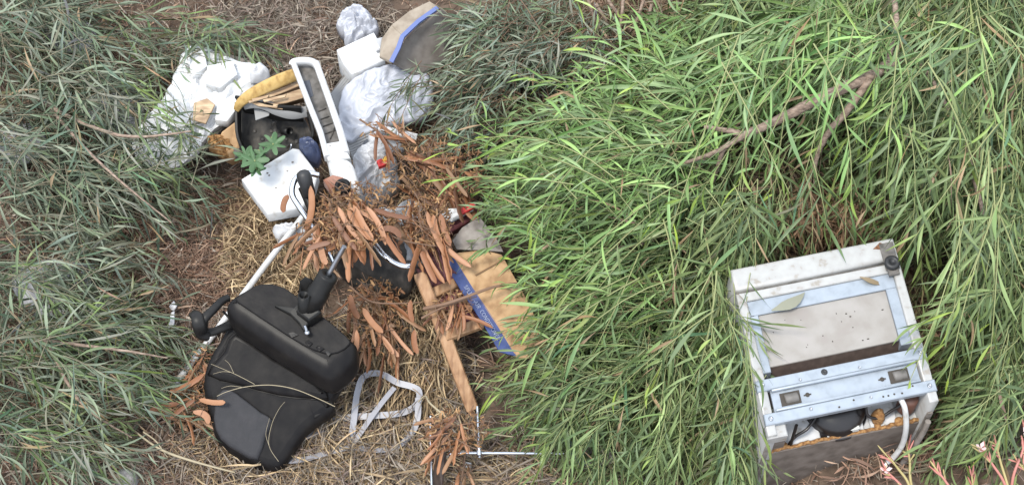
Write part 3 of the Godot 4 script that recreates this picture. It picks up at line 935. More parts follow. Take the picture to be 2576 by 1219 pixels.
		var kx: float = s + [0.10, -0.10][k]
		lathe(mb, fp(kx, (r0 + r1) / 2, 0.001), Vector3.UP, PackedVector2Array([Vector2(0.0075, 0), Vector2(0.0075, 0.0015), Vector2(0, 0.0015)]), 12)
		fbox(mb, kx - 0.022, kx + 0.022, (r0 + r1) / 2 - 0.004, (r0 + r1) / 2 + 0.004, 0.0005, 0.0022, 0.0005)
		part("keyhole", mb, M.dust, o)
	for q in [[0.03, r0 + 0.032, 0.008], [0.965, r0 + 0.032, 0.008], [0.035, r1 - 0.032, 0.008], [0.965, r1 - 0.032, 0.008], [0.25, r0 + 0.045, 0.005], [0.60, r0 + 0.045, 0.005], [0.27, r1 - 0.04, 0.006], [0.62, r1 - 0.035, 0.005], [0.395, r0 + 0.03, 0.011]]:
		mb = MB.new(base)
		lathe(mb, fp(q[0], q[1], 0.0125), Vector3.UP, PackedVector2Array([Vector2(q[2], 0), Vector2(q[2], 0.002), Vector2(q[2] * 0.55, 0.004), Vector2(q[2] * 0.3, 0.002), Vector2(0, 0.002)]), 10)
		part("screw", mb, M.steel if q[2] < 0.010 else M.rubber, o)
	for q in [[0.69, 0.025], [0.72, 0.024], [0.755, 0.026], [0.80, 0.022], [0.52, 0.04], [0.87, 0.05], [0.43, 0.018]]:
		mb = MB.new(base)
		lathe(mb, fp(q[0], r1 - q[1], 0.0122), Vector3.UP, PackedVector2Array([Vector2(0.0035, 0), Vector2(0.0035, 0.001), Vector2(0, 0.001)]), 8)
		part("drain_hole", mb, M.dust, o)
	# compressor
	mb = MB.new(base)
	var cc := fp(0.475, 0.80, -0.195)
	var prof := PackedVector2Array()
	for i in 10:
		var a := PI / 2 * i / 9.0
		prof.append(Vector2(0.118 * cos(a) if i < 9 else 0.0, 0.055 + 0.055 * sin(a)))
	prof.insert(0, Vector2(0.118, 0.035))
	prof.insert(0, Vector2(0.126, 0.035))
	prof.insert(0, Vector2(0.126, 0.022))
	prof.insert(0, Vector2(0.118, 0.022))
	prof.insert(0, Vector2(0.105, 0.0))
	lathe(mb, cc, Vector3.UP, prof, 28, Vector2(0.92, 1.0))
	var comp := part("compressor", mb, M.compressor, o)
	mb = MB.new(base)
	var q0 := cc + FV.normalized() * 0.113 + Vector3.UP * 0.058 + FU.normalized() * 0.03
	var fu := FU.normalized()
	cushion(mb, PackedVector3Array([q0 + fu * 0.032 + Vector3.UP * 0.010, q0 - fu * 0.032 + Vector3.UP * 0.010, q0 - fu * 0.032 - Vector3.UP * 0.011, q0 + fu * 0.032 - Vector3.UP * 0.011]), -FV.normalized() * 0.012, 0.001)
	part("rating_label", mb, M.label_paper, comp)
	for q in [[[0.33, 0.89, -0.09], [0.27, 0.94, -0.10], [0.20, 0.955, -0.125], [0.165, 0.975, -0.165]], [[0.625, 0.87, -0.05], [0.63, 0.93, -0.10], [0.70, 0.95, -0.12], [0.78, 0.93, -0.11], [0.85, 0.91, -0.10]], [[0.20, 0.93, -0.06], [0.185, 0.96, -0.11], [0.178, 0.975, -0.15]]]:
		mb = MB.new(base)
		var pl := PackedVector3Array()
		for w in q:
			pl.append(fp(w[0], w[1], w[2]))
		tube(mb, spline(pl, 6), 0.0055, 8)
		part("pipe", mb, M.compressor, o)
	mb = MB.new(base)
	var bag := PackedVector3Array()
	for i in 10:
		bag.append(fp(0.71 + 0.04 * cos(TAU * i / 10), 0.93 + 0.04 * sin(TAU * i / 10), -0.14))
	patch(mb, bag, 5, 0.04, 0.010, 22.0, 0.03)
	part("foam_lump", mb, M.pu_foam, o)
	mb = MB.new(base)
	lathe(mb, fp(0.885, 0.90, -0.15), Vector3.UP, PackedVector2Array([Vector2(0.032, 0), Vector2(0.032, 0.07), Vector2(0.026, 0.08), Vector2(0, 0.08)]), 14)
	part("relay_cap", mb, M.maroon, o)
	mb = MB.new(base)
	tube(mb, spline(PackedVector3Array([fp(0.80, 0.93, -0.02), fp(0.815, 0.985, -0.03), fp(0.83, 1.05, -0.10), fp(0.835, 1.08, -0.20), fp(0.80, 1.10, -0.27), fp(0.765, 1.11, -0.285)]), 8), 0.0095, 10)
	part("drain_hose", mb, M.white_plastic, o)
	mb = MB.new(base)
	tube(mb, spline(PackedVector3Array([fp(0.965, 1.04, -0.10), fp(0.95, 1.06, -0.18), fp(0.90, 1.09, -0.33), fp(0.87, 1.10, -0.40)]), 8), 0.010, 8)
	part("strap_of_trim", mb, M.card_grey, o)
	# hinge, foot and scars
	mb = MB.new(base)
	fbox(mb, 0.90, 0.985, 0.03, 0.20, 0.011, 0.016, 0.002)
	fbox(mb, 0.91, 0.975, 0.145, 0.235, 0.005, 0.019, 0.003)
	part("hinge_plate", mb, M.grey_plastic, o)
	mb = MB.new(base)
	lathe(mb, fp(0.94, 0.17, 0.02), Vector3.UP, PackedVector2Array([Vector2(0.026, 0), Vector2(0.027, 0.012), Vector2(0.022, 0.018), Vector2(0.012, 0.018), Vector2(0.010, 0.013), Vector2(0, 0.013)]), 18)
	part("levelling_foot", mb, M.rubber, o)
	mb = MB.new(base)
	var rr := PackedVector3Array()
	for i in 12:
		var a := TAU * i / 12
		rr.append(fp(0.93 + 0.05 * cos(a) * (1 + 0.4 * sin(i * 2.3)), 0.05 + 0.03 * sin(a) * (1 + 0.4 * cos(i * 1.7)), 0.0125))
	cushion(mb, rr, Vector3.DOWN * 0.006, 0.001)
	part("rust_patch", mb, M.rust, o)
	rng.seed = 411
	for i in 16:
		mb = MB.new(base)
		var s := rf(0.16, 0.84)
		var t := rf(0.32, 0.60)
		var rad := rf(0.001, 0.0032)
		lathe(mb, fp(s, t, -0.0128), Vector3.UP, PackedVector2Array([Vector2(rad, 0), Vector2(rad * 0.8, 0.0016), Vector2(0, 0.002)]), 6, Vector2(rf(0.5, 2.2), 1))
		part("dirt_speck", mb, M.dust, o)
	mb = MB.new(base)
	for q in [[0.07, 0.30, 0.008], [0.06, 0.44, 0.007], [0.91, 0.34, 0.010], [0.93, 0.31, 0.006], [0.10, 0.215, 0.009], [0.5, 0.23, 0.006]]:
		lathe(mb, fp(q[0], q[1], -0.0078), Vector3.UP, PackedVector2Array([Vector2(q[2], 0), Vector2(q[2], 0.001), Vector2(0, 0.001)]), 8)
	part("hole_marks", mb, M.dust, o).set_meta("kind", "stuff")
	# a leaf lying on it
	var lf := MeshInstance3D.new()
	lf.name = numbered("fallen_leaf")
	lf.mesh = leaf_shapes[0]
	var lm: StandardMaterial3D = M.leaf.duplicate()
	lm.vertex_color_use_as_albedo = false
	lm.albedo_color = lin(0.20, 0.20, 0.15)
	lf.material_override = lm
	var a0 := fp(0.18, 0.30, 0.014)
	var a1 := fp(0.375, 0.19, 0.045)
	lf.transform = Transform3D(frame(a1 - a0, Vector3.UP, (a1 - a0).length(), 0.040, 0.2), a0)
	add_child(lf)
	tag(lf, "broad pale grey-green leaf lying on the refrigerator's metal underside", "leaf")
	var lf2 := lf.duplicate()
	lf2.name = numbered("fallen_leaf")
	lf2.material_override = pod_like(Color(0.20, 0.15, 0.09))
	a0 = fp(0.74, 0.20, 0.008)
	a1 = fp(0.90, 0.235, 0.008)
	lf2.transform = Transform3D(frame(a1 - a0, Vector3.UP, (a1 - a0).length(), 0.022, 0.1), a0)
	add_child(lf2)
	tag(lf2, "brown dead leaf lying beside the refrigerator's black foot", "leaf")

func pod_like(c: Color) -> StandardMaterial3D:
	var m: StandardMaterial3D = M.leaf.duplicate()
	m.vertex_color_use_as_albedo = false
	m.albedo_color = lin(c.r, c.g, c.b)
	return m

# ---------------------------------------------------------------- the chairs
func build_office_chair() -> void:
	var base := P(700, 960, 0.0)
	var o := thing("office_chair", "black leather office chair overturned on the dry grass, its gas column pointing up", "office chair", base)
	var mb := MB.new(base)
	# seat, underside up
	var seat := spline(plane_pts([[566, 752], [600, 724], [652, 706], [716, 716], [800, 778], [882, 842], [893, 862], [884, 892], [848, 925], [818, 936], [770, 912], [690, 862], [610, 808], [572, 780]], 0.46, 700, 0.40, 930), 3, true)
	cushion(mb, seat, Vector3(0.015, -0.12, 0.05), 0.045, 7)
	var sc := part("seat_cushion", mb, M.leather, o)
	mb = MB.new(base)
	cushion(mb, spline(plane_pts([[592, 752], [620, 730], [656, 714], [714, 722], [800, 786], [872, 846], [878, 866], [850, 886], [815, 888], [760, 866], [690, 822], [615, 772]], 0.466, 700, 0.406, 930), 2, true), Vector3(0, -0.012, 0), 0.004, 2)
	part("seat_board", mb, M.leather, sc)
	# piping along the seat's front
	mb = MB.new(base)
	tube(mb, spline(plane_pts([[560, 782], [600, 822], [680, 878], [760, 928], [806, 948], [838, 940], [872, 915]], 0.36, 780, 0.31, 945), 6), 0.0045, 6)
	part("piping", mb, M.leather, sc)
	# staples and torn edges of the lining
	rng.seed = 77
	for i in 4:
		mb = MB.new(base)
		var t: float = [0.55, 0.72, 0.83, 0.93][i]
		var p := P(lerpf(610, 840, t), lerpf(770, 893, t) + 4, lerpf(0.448, 0.416, t) + 0.004)
		patch(mb, PackedVector3Array([p + Vector3(rf(-0.02, -0.008), 0, rf(-0.01, 0)), p + Vector3(0, 0.003, -0.010), p + Vector3(rf(0.008, 0.02), 0, 0), p + Vector3(rf(-0.006, 0.006), 0, rf(0.008, 0.014))]), 3, 0.001, 0.003, 30.0, 0.003)
		part("lining_tatter", mb, M.leather if i % 3 else M.dark_dusty, sc)
	# the back: broad shell, then the pads
	mb = MB.new(base)
	cushion(mb, spline(plane_pts([[584, 806], [640, 846], [740, 908], [806, 944], [850, 930], [890, 890], [878, 930], [845, 985], [832, 1008], [842, 1024], [806, 1050], [772, 1076], [740, 1120], [712, 1162], [690, 1176], [640, 1162], [590, 1134], [546, 1102], [530, 1060], [518, 1010], [509, 962], [520, 905], [552, 850]], 0.34, 800, 0.07, 1175), 2, true), Vector3(0, -0.07, 0.01), 0.028, 5)
	var back := part("backrest", mb, M.leather, o)
	mb = MB.new(base)
	cushion(mb, spline(plane_pts([[546, 990], [574, 976], [612, 1000], [655, 1034], [684, 1054], [668, 1092], [646, 1152], [600, 1134], [553, 1100], [536, 1050]], 0.226, 976, 0.100, 1152), 2, true), Vector3(0, -0.03, 0), 0.012, 4)
	part("mesh_pad", mb, M.mesh_cloth, back)
	mb = MB.new(base)
	cushion(mb, spline(plane_pts([[520, 940], [560, 880], [590, 832], [690, 894], [800, 958], [826, 1000], [780, 1000], [700, 992], [600, 966]], 0.324, 830, 0.210, 1000), 2, true), Vector3(0, -0.03, 0), 0.024, 4)
	part("lumbar_pad", mb, M.leather, back)
	mb = MB.new(base)
	cushion(mb, PP([[806, 968, 0.20], [842, 1022, 0.17], [790, 1052, 0.16], [770, 1010, 0.19]]), Vector3(0, -0.02, 0), 0.004, 2)
	part("torn_flap", mb, M.leather, back)
	# armrest
	mb = MB.new(base)
	mb.smooth(true)
	sweep(mb, spline(PP([[574, 748, 0.40], [556, 758, 0.41], [534, 780, 0.42], [514, 800, 0.42], [510, 815, 0.40], [514, 832, 0.37], [532, 835, 0.355], [556, 826, 0.35], [580, 816, 0.34]]), 5), rect(0.014, 0.011, 0.006), Vector3.UP, [0.9, 1.0, 1.1, 1.2, 1.1, 1.0, 1.2])
	part("armrest", mb, M.black, o)
	mb = MB.new(base)
	mb.smooth(true)
	sweep(mb, spline(PP([[483, 789, 0.42], [494, 797, 0.43], [499, 815, 0.42], [507, 838, 0.38], [524, 846, 0.36]]), 5), rect(0.021, 0.015, 0.007), Vector3.UP, [0.7, 1.0, 1.15, 1.05, 0.8])
	part("armrest_pad", mb, M.black, o)
	# mechanism and gas column
	mb = MB.new(base)
	cushion(mb, PP([[690, 768, 0.462], [738, 772, 0.475], [756, 756, 0.48], [786, 786, 0.475], [778, 806, 0.465], [764, 832, 0.455], [752, 812, 0.46], [728, 788, 0.465]]), Vector3(0, -0.022, 0), 0.004, 2)
	cushion(mb, PP([[744, 780, 0.50], [770, 750, 0.51], [808, 784, 0.50], [776, 806, 0.49]]), Vector3(0, -0.05, 0), 0.006, 2)
	var mech := part("tilt_mechanism", mb, M.black, o)
	mb = MB.new(base)
	var c0 := P(776, 778, 0.47)
	var c1 := P(826, 690, 0.60)
	var ax := (c1 - c0).normalized()
	var ln := (c1 - c0).length()
	lathe(mb, c0, ax, PackedVector2Array([Vector2(0, 0), Vector2(0.040, 0), Vector2(0.040, ln * 0.55), Vector2(0.036, ln * 0.58), Vector2(0.036, ln * 0.96), Vector2(0.032, ln), Vector2(0.012, ln), Vector2(0.012, ln - 0.01)]), 20)
	part("column_housing", mb, M.black, mech)
	mb = MB.new(base)
	tube(mb, PackedVector3Array([c1 - ax * 0.02, c1 + ax * 0.13]), 0.009, 12)
	part("piston", mb, M.steel, mech)
	mb = MB.new(base)
	var s0 := P(764, 778, 0.49)
	lathe(mb, s0, (P(764, 740, 0.56) - s0), PackedVector2Array([Vector2(0.022, 0), Vector2(0.022, 0.07), Vector2(0.016, 0.07), Vector2(0.015, 0.045), Vector2(0, 0.045)]), 16)
	part("spring_socket", mb, M.black, mech)
	mb = MB.new(base)
	cushion(mb, PP([[748, 744, 0.50], [752, 706, 0.55], [766, 694, 0.57], [786, 702, 0.56], [778, 730, 0.52]]), Vector3(0.02, -0.02, 0.015), 0.004, 2)
	part("lever_bracket", mb, M.black, mech)
	mb = MB.new(base)
	tube(mb, spline(PP([[766, 818, 0.47], [770, 830, 0.46], [772, 838, 0.455]]), 4), 0.006, 6)
	ball(mb, P(772, 836, 0.458), 0.010, 0.7)
	part("tilt_screw", mb, M.steel, mech)

func build_tube_chair() -> void:
	var base := P(900, 600, 0.0)
	var o := thing("tubular_chair", "chrome tube chair with black seat and rubber feet, upturned under the brown seed pods", "chair", base)
	var mb := MB.new(base)
	cushion(mb, spline(PP([[838, 640, 0.24], [900, 604, 0.30], [1000, 600, 0.30], [1038, 640, 0.26], [1036, 712, 0.18], [1010, 738, 0.14], [940, 736, 0.12], [872, 700, 0.14]]), 3, true), Vector3(0, -0.06, 0), 0.02, 4)
	part("seat", mb, M.dark_dusty, o)
	mb = MB.new(base)
	tube(mb, spline(PP([[800, 440, 0.44], [768, 436, 0.46], [742, 452, 0.46], [734, 486, 0.44], [752, 520, 0.42], [786, 568, 0.38], [820, 624, 0.33], [842, 668, 0.28]]), 7), 0.011, 12)
	part("frame_tube", mb, M.chrome, o)
	mb = MB.new(base)
	tube(mb, spline(PP([[880, 560, 0.36], [935, 606, 0.36], [968, 644, 0.36], [1004, 666, 0.35], [1036, 668, 0.345], [1062, 654, 0.34]]), 7), 0.0115, 12)
	part("frame_tube", mb, M.chrome, o)
	mb = MB.new(base)
	tube(mb, spline(PP([[760, 470, 0.42], [782, 520, 0.39], [812, 580, 0.35], [830, 632, 0.31]]), 6), 0.017, 10)
	part("back_tube", mb, M.black, o)
	mb = MB.new(base)
	var e := P(766, 450, 0.475)
	lathe(mb, P(778, 490, 0.43), (e - P(778, 490, 0.43)), PackedVector2Array([Vector2(0, 0), Vector2(0.024, 0), Vector2(0.026, 0.045), Vector2(0.028, 0.055), Vector2(0.027, 0.078), Vector2(0.022, 0.090), Vector2(0.012, 0.096), Vector2(0, 0.098)]), 20)
	part("rubber_foot", mb, M.rubber, o)
	mb = MB.new(base)
	lathe(mb, P(1046, 662, 0.345), (P(1090, 656, 0.36) - P(1046, 662, 0.345)), PackedVector2Array([Vector2(0, 0), Vector2(0.020, 0.002), Vector2(0.024, 0.012), Vector2(0.024, 0.045), Vector2(0.018, 0.052), Vector2(0, 0.052)]), 18)
	part("rubber_foot", mb, M.rubber, o)
	mb = MB.new(base)
	lathe(mb, P(738, 616, 0.05), P(782, 628, 0.07) - P(738, 616, 0.05), PackedVector2Array([Vector2(0, 0), Vector2(0.010, 0.001), Vector2(0.012, 0.03), Vector2(0.006, 0.055), Vector2(0.004, 0.10), Vector2(0, 0.1)]), 12)
	part("lever_knob", mb, M.black, o)

func build_wooden_chair() -> void:
	var base := P(1120, 860, 0.0)
	var o := thing("wooden_chair", "broken light wooden chair frame with a red woven seat, propped against the blue-edged box", "wooden chair", base)
	var mb := MB.new(base)
	var a := P(1054, 686, 0.34)
	var b := P(1188, 1030, 0.07)
	mb.smooth(false)
	sweep(mb, PackedVector3Array([a, a.lerp(b, 0.03), a.lerp(b, 0.5) + Vector3(0.004, 0, 0), b]), rect(0.0225, 0.017, 0.005), Vector3.UP, [0.86, 1.0, 1.0, 1.0])
	part("leg", mb, M.wood, o)
	mb = MB.new(base)
	sweep(mb, PackedVector3Array([P(1120, 846, 0.22), P(1212, 812, 0.22)]), rect(0.020, 0.014, 0.004))
	part("seat_rail", mb, M.wood, o)
	mb = MB.new(base)
	sweep(mb, PackedVector3Array([P(1084, 742, 0.275), P(1160, 706, 0.25)]), rect(0.020, 0.014, 0.004))
	part("seat_rail", mb, M.wood, o)
	# woven seat: strips over and under
	for i in 9:
		mb = MB.new(base)
		var t := (i + 0.5) / 9.0
		var l := PackedVector3Array()
		for k in 15:
			var u := k / 14.0
			var p0 := P(1086, 742, 0.255).lerp(P(1126, 834, 0.215), t)
			var p1 := P(1164, 708, 0.235).lerp(P(1204, 802, 0.215), t)
			l.append(p0.lerp(p1, u) + Vector3(0, 0.0035 * (1 if (k + i) % 2 else -1), 0))
		sweep(mb, l, rect(0.0062, 0.0015), Vector3.UP)
		part("woven_strip", mb, M.burgundy, o)
	for i in 13:
		mb = MB.new(base)
		var u := (i + 0.5) / 13.0
		var l := PackedVector3Array()
		for k in 10:
			var t := k / 9.0
			var p0 := P(1086, 742, 0.255).lerp(P(1126, 834, 0.215), t)
			var p1 := P(1164, 708, 0.235).lerp(P(1204, 802, 0.215), t)
			l.append(p0.lerp(p1, u) + Vector3(0, -0.0035 * (1 if (k + i) % 2 else -1), 0))
		sweep(mb, l, rect(0.0042, 0.0015), Vector3.UP)
		part("woven_strip", mb, M.red_weave, o)

# ---------------------------------------------------------------- the white goods and bags
func build_rubbish() -> void:
	var mb: MB
	var o: Node3D
	var at: Vector3
	# white foam packing over a cardboard sheet
	at = P(540, 240, 0.05)
	mb = MB.new(at)
	cushion(mb, plane_pts([[470, 150], [545, 126], [600, 142], [644, 158], [672, 172], [664, 210], [602, 268], [520, 372], [450, 360], [440, 250]], 0.13, 120, 0.10, 400), Vector3(0, -0.02, 0), 0.002)
	solo("cardboard_sheet", mb, M.card_grey, "brown cardboard sheet peeping out from beneath the crumpled white foam packing", "cardboard")
	o = thing("foam_packing", "large crumpled white foam packing sheet half hidden under the upper left shrub", "foam packing", at)
	mb = MB.new(at)
	patch(mb, spline(plane_pts([[440, 176], [462, 130], [482, 113], [520, 122], [560, 138], [598, 152], [640, 160], [668, 178], [662, 196], [630, 226], [600, 250], [575, 290], [540, 326], [512, 362], [470, 402], [420, 424], [352, 404], [330, 350], [372, 290], [416, 240]], 0.17, 110, 0.13, 400), 4, true), 24, 0.02, 0.017, 7.5, 0.03, 3.0, true)
	part("sheet", mb, M.foam, o)
	for q in [[[[520, 164], [585, 152], [596, 186], [552, 220], [515, 208]], 0.205, 0.05], [[[545, 262], [585, 236], [612, 250], [570, 304], [540, 300]], 0.185, 0.05], [[[470, 140], [512, 124], [520, 165], [482, 190]], 0.205, 0.05]]:
		mb = MB.new(at)
		cushion(mb, flat(q[0], q[1]), Vector3(0, -q[2], 0), 0.004, 2)
		part("moulded_block", mb, M.foam, o)
	mb = MB.new(at)
	patch(mb, spline(PP([[628, 176, 0.22], [656, 158, 0.23], [672, 178, 0.21], [664, 206, 0.19], [634, 204, 0.20]]), 3, true), 5, 0.03, 0.02, 14.0, 0.02, 8.0)
	part("torn_film", mb, M.bag_white, o)
	mb = MB.new(at)
	cushion(mb, flat([[486, 258], [520, 246], [540, 262], [516, 310], [484, 300]], 0.205), Vector3(0, -0.01, 0), 0.002)
	part("beige_liner", mb, M.wood_pale, o)
	# old appliance shell with yellow lining
	at = P(690, 310, 0.0)
	o = thing("appliance_housing", "open black plastic appliance housing filled with dirt, left of the white tower frame", "appliance housing", at)
	mb = MB.new(at)
	cushion(mb, PP([[604, 262, 0.16], [650, 250, 0.18], [760, 284, 0.18], [786, 340, 0.14], [776, 372, 0.10], [700, 400, 0.06], [622, 396, 0.06], [598, 340, 0.10]]), Vector3(0, -0.08, 0), 0.006, 2)
	part("back_wall", mb, M.dark_dusty, o)
	for w in [[[598, 262, 0.22], [600, 350, 0.16], [618, 398, 0.12]], [[604, 262, 0.23], [640, 268, 0.25], [690, 282, 0.25], [760, 286, 0.25]], [[774, 286, 0.24], [788, 340, 0.20], [778, 374, 0.16]]]:
		mb = MB.new(at)
		sweep(mb, spline(PP(w), 5), rect(0.006, 0.05, 0.002))
		part("side_wall", mb, M.black, o)
	mb = MB.new(at)
	mb.smooth(true)
	sweep(mb, spline(PP([[612, 262, 0.27], [640, 258, 0.29], [668, 264, 0.285], [700, 278, 0.27], [735, 286, 0.26], [772, 280, 0.26]]), 7), rect(0.022, 0.006, 0.003), Vector3(0, 0.6, 0.8))
	part("rubber_seal", mb, M.rib, o)
	mb = MB.new(at)
	cushion(mb, PP([[638, 272, 0.25], [660, 265, 0.26], [678, 280, 0.25], [676, 290, 0.245], [642, 302, 0.235]]), Vector3(0, -0.004, 0), 0.001)
	part("paper_label", mb, M.rib, o)
	mb = MB.new(at)
	lathe(mb, P(712, 328, 0.15), P(738, 332, 0.20) - P(712, 328, 0.15), PackedVector2Array([Vector2(0.016, 0), Vector2(0.017, 0.05), Vector2(0.013, 0.05), Vector2(0.012, 0.02), Vector2(0, 0.02)]), 14)
	part("spout", mb, M.black, o)
	for q in [[688, 310, 0.012], [682, 330, 0.009], [720, 350, 0.008], [746, 356, 0.010], [660, 350, 0.010], [702, 342, 0.011], [640, 330, 0.009]]:
		mb = MB.new(at)
		ball(mb, P(q[0], q[1], 0.17), q[2], 0.8)
		part("boss", mb, M.dark_dusty, o)
	mb = MB.new(at)
	sweep(mb, spline(PP([[686, 300, 0.17], [692, 326, 0.165], [690, 350, 0.15]]), 4), rect(0.006, 0.010))
	part("web", mb, M.black, o)
	mb = MB.new(at)
	tube(mb, spline(PP([[722, 372, 0.13], [732, 362, 0.17], [728, 380, 0.15], [712, 395, 0.12]]), 5), 0.005, 8)
	part("bracket_wire", mb, M.steel, o)
	# yellow lining and the veneer sheets in it
	at = P(690, 230, 0.2)
	o = thing("padded_lid", "curled yellow-brown padded lid with splintered pale boards, leaning on the black housing", "lid", at)
	mb = MB.new(at)
	mb.smooth(true)
	sweep(mb, spline(PP([[594, 276, 0.26], [606, 256, 0.30], [640, 232, 0.33], [690, 208, 0.35], [735, 190, 0.35], [760, 190, 0.33], [770, 205, 0.30]]), 7), rect(0.024, 0.012, 0.007), Vector3(0, 0.7, 0.7), [0.5, 0.9, 1.1, 1.0, 0.8])
	part("padding", mb, M.yellow_pad, o)
	mb = MB.new(at)
	cushion(mb, PP([[612, 262, 0.25], [650, 236, 0.27], [730, 208, 0.28], [762, 214, 0.27], [764, 250, 0.24], [700, 268, 0.22]]), Vector3(0, -0.02, 0), 0.003)
	part("brown_inside", mb, M.dark_board_warm, o)
	for q in [[[[622, 250], [690, 228], [752, 204], [754, 214], [690, 240], [626, 258]], 0.315], [[[640, 256], [700, 240], [758, 222], [764, 244], [720, 258], [690, 262], [650, 262]], 0.295], [[[628, 256], [660, 254], [700, 262], [696, 270], [650, 266]], 0.30], [[[660, 250], [720, 236], [716, 244], [664, 256]], 0.325], [[[680, 262], [712, 266], [710, 274], [682, 270]], 0.29], [[[632, 248], [676, 238], [672, 245], [636, 254]], 0.325]]:
		mb = MB.new(at)
		cushion(mb, flat(q[0], q[1]), Vector3(0, -0.006, 0), 0.001)
		part("veneer_strip", mb, M.wood_pale, o)
	# tan foam chunk
	at = P(565, 350, 0.0)
	o = thing("foam_board_chunk", "broken tan insulation chunk with crumbly orange end, below the white foam packing", "foam chunk", at)
	mb = MB.new(at)
	cushion(mb, PP([[556, 330, 0.19], [596, 300, 0.20], [602, 372, 0.15], [576, 384, 0.14], [540, 366, 0.15]]), Vector3(0, -0.10, 0), 0.008, 2)
	part("board", mb, M.card, o)
	mb = MB.new(at)
	patch(mb, spline(PP([[522, 350, 0.15], [548, 340, 0.17], [574, 350, 0.17], [584, 374, 0.15], [560, 386, 0.13], [532, 376, 0.13]]), 3, true), 8, 0.03, 0.022, 22.0, 0.03, 4.0, true)
	part("crumbly_end", mb, M.pu_foam, o)
	mb = MB.new(at)
	cushion(mb, PP([[586, 374, 0.15], [602, 370, 0.15], [604, 390, 0.13], [590, 394, 0.13]]), Vector3(0, -0.02, 0), 0.003)
	part("grey_clip", mb, M.grey_plastic, o)
	# tower frame
	at = P(820, 320, 0.0)
	o = thing("tower_fan_casing", "tall hollow white plastic tower casing lying on the heap, open front showing a grey interior", "fan casing", at)
	var ht := func(y): return 0.40 + (y - 150.0) / 330.0 * 0.06
	var rails := [[[731, 158], [768, 255], [800, 335], [817, 398]], [[790, 160], [824, 255], [850, 330], [866, 388]]]
	for k in 2:
		mb = MB.new(at)
		var l := PackedVector3Array()
		for q in rails[k]:
			l.append(P(q[0] + (6 if k == 0 else 5), q[1], ht.call(q[1])))
		mb.smooth(false)
		sweep(mb, l, rect([0.010, 0.012][k], 0.018, 0.006), Vector3.UP, [1.0, 1.0, 1.1])
		part("side_rail", mb, M.white_plastic, o)
	mb = MB.new(at)
	mb.smooth(true)
	sweep(mb, spline(PP([[735, 164, 0.40], [740, 157, 0.405], [765, 154, 0.405], [788, 158, 0.405], [798, 170, 0.40]]), 5), rect(0.012, 0.018, 0.006))
	part("top_rail", mb, M.white_plastic, o)
	mb = MB.new(at)
	cushion(mb, PP([[738, 162, 0.372], [794, 164, 0.372], [830, 254, 0.38], [870, 384, 0.40], [818, 390, 0.40], [768, 256, 0.38]]), Vector3(0, -0.012, 0), 0.002)
	var inner := part("inner_wall", mb, M.grey_plastic, o)
	mb = MB.new(at)
	cushion(mb, PP([[760, 205, 0.379], [778, 200, 0.379], [788, 240, 0.383], [774, 250, 0.383]]), Vector3(0, -0.003, 0), 0.001)
	part("dark_sticker", mb, M.slate, inner)
	for q in [[[806, 300], [828, 292]], [[812, 318], [836, 309]], [[818, 336], [844, 327]], [[800, 280], [820, 272]], [[830, 350], [846, 310]]]:
		mb = MB.new(at)
		tube(mb, PackedVector3Array([P(q[0][0], q[0][1], lerpf(0.373, 0.401, (q[0][1] - 164.0) / 220.0)), P(q[1][0], q[1][1], lerpf(0.373, 0.401, (q[1][1] - 164.0) / 220.0))]), 0.0025, 5)
		part("rib", mb, M.dark_dusty, inner)
	mb = MB.new(at)
	cushion(mb, PP([[812, 360, 0.452], [858, 352, 0.452], [872, 378, 0.456], [882, 396, 0.456], [856, 398, 0.456], [824, 402, 0.456]]), Vector3(0, -0.10, 0.0), 0.010, 4)
	part("control_head", mb, M.white_plastic, o)
	mb = MB.new(at)
	cushion(mb, spline(PP([[824, 403, 0.45], [840, 396, 0.46], [870, 396, 0.46], [888, 412, 0.455], [900, 450, 0.44], [906, 486, 0.42], [880, 490, 0.42], [846, 470, 0.42], [832, 440, 0.44]]), 3, true), Vector3(0, -0.10, 0), 0.022, 5)
	part("base_housing", mb, M.white_plastic, o)
	mb = MB.new(at)
	cushion(mb, PP([[841, 385, 0.4545], [857, 383, 0.4545], [858, 388, 0.4548], [842, 390, 0.4548]]), Vector3(0, -0.002, 0), 0.0005)
	part("switch", mb, M.grey_plastic, o)
	for q in [[830, 366], [838, 372], [846, 368], [854, 374]]:
		mb = MB.new(at)
		lathe(mb, P(q[0], q[1], 0.4525), Vector3.UP, PackedVector2Array([Vector2(0.003, 0), Vector2(0.003, 0.001), Vector2(0, 0.0012)]), 8)
		part("button", mb, M.grey_plastic, o)
	mb = MB.new(at)
	cushion(mb, PP([[812, 450, 0.44], [836, 438, 0.455], [862, 444, 0.45], [880, 462, 0.445], [892, 488, 0.43], [862, 492, 0.42], [830, 476, 0.42]]), Vector3(0, -0.06, 0), 0.008, 3)
	part("end_cap", mb, M.maroon_light, o)
	mb = MB.new(at)
	var mt := P(862, 470, 0.452)
	for k in 3:
		lathe(mb, mt + Vector3(0, 0.001 + k * 0.008, 0.004 * k), Vector3(0.1, 0.9, 0.3), PackedVector2Array([Vector2(0.030 - k * 0.003, 0), Vector2(0.031 - k * 0.003, 0.004), Vector2(0.024 - k * 0.003, 0.006), Vector2(0.022 - k * 0.003, 0.0), Vector2(0, 0.0)]), 20)
	part("motor_coil", mb, M.black, o)
	# ribbed grey panel
	at = P(880, 300, 0.0)
	o = thing("ribbed_panel", "grey ribbed plastic panel lying under the white bag, right of the tower casing", "plastic panel", at)
	mb = MB.new(at)
	cushion(mb, PP([[828, 236, 0.14], [866, 184, 0.16], [905, 205, 0.17], [930, 300, 0.18], [952, 376, 0.18], [884, 400, 0.16], [858, 330, 0.16]]), Vector3(0, -0.012, 0), 0.002)
	part("backing", mb, M.grey_plastic, o)
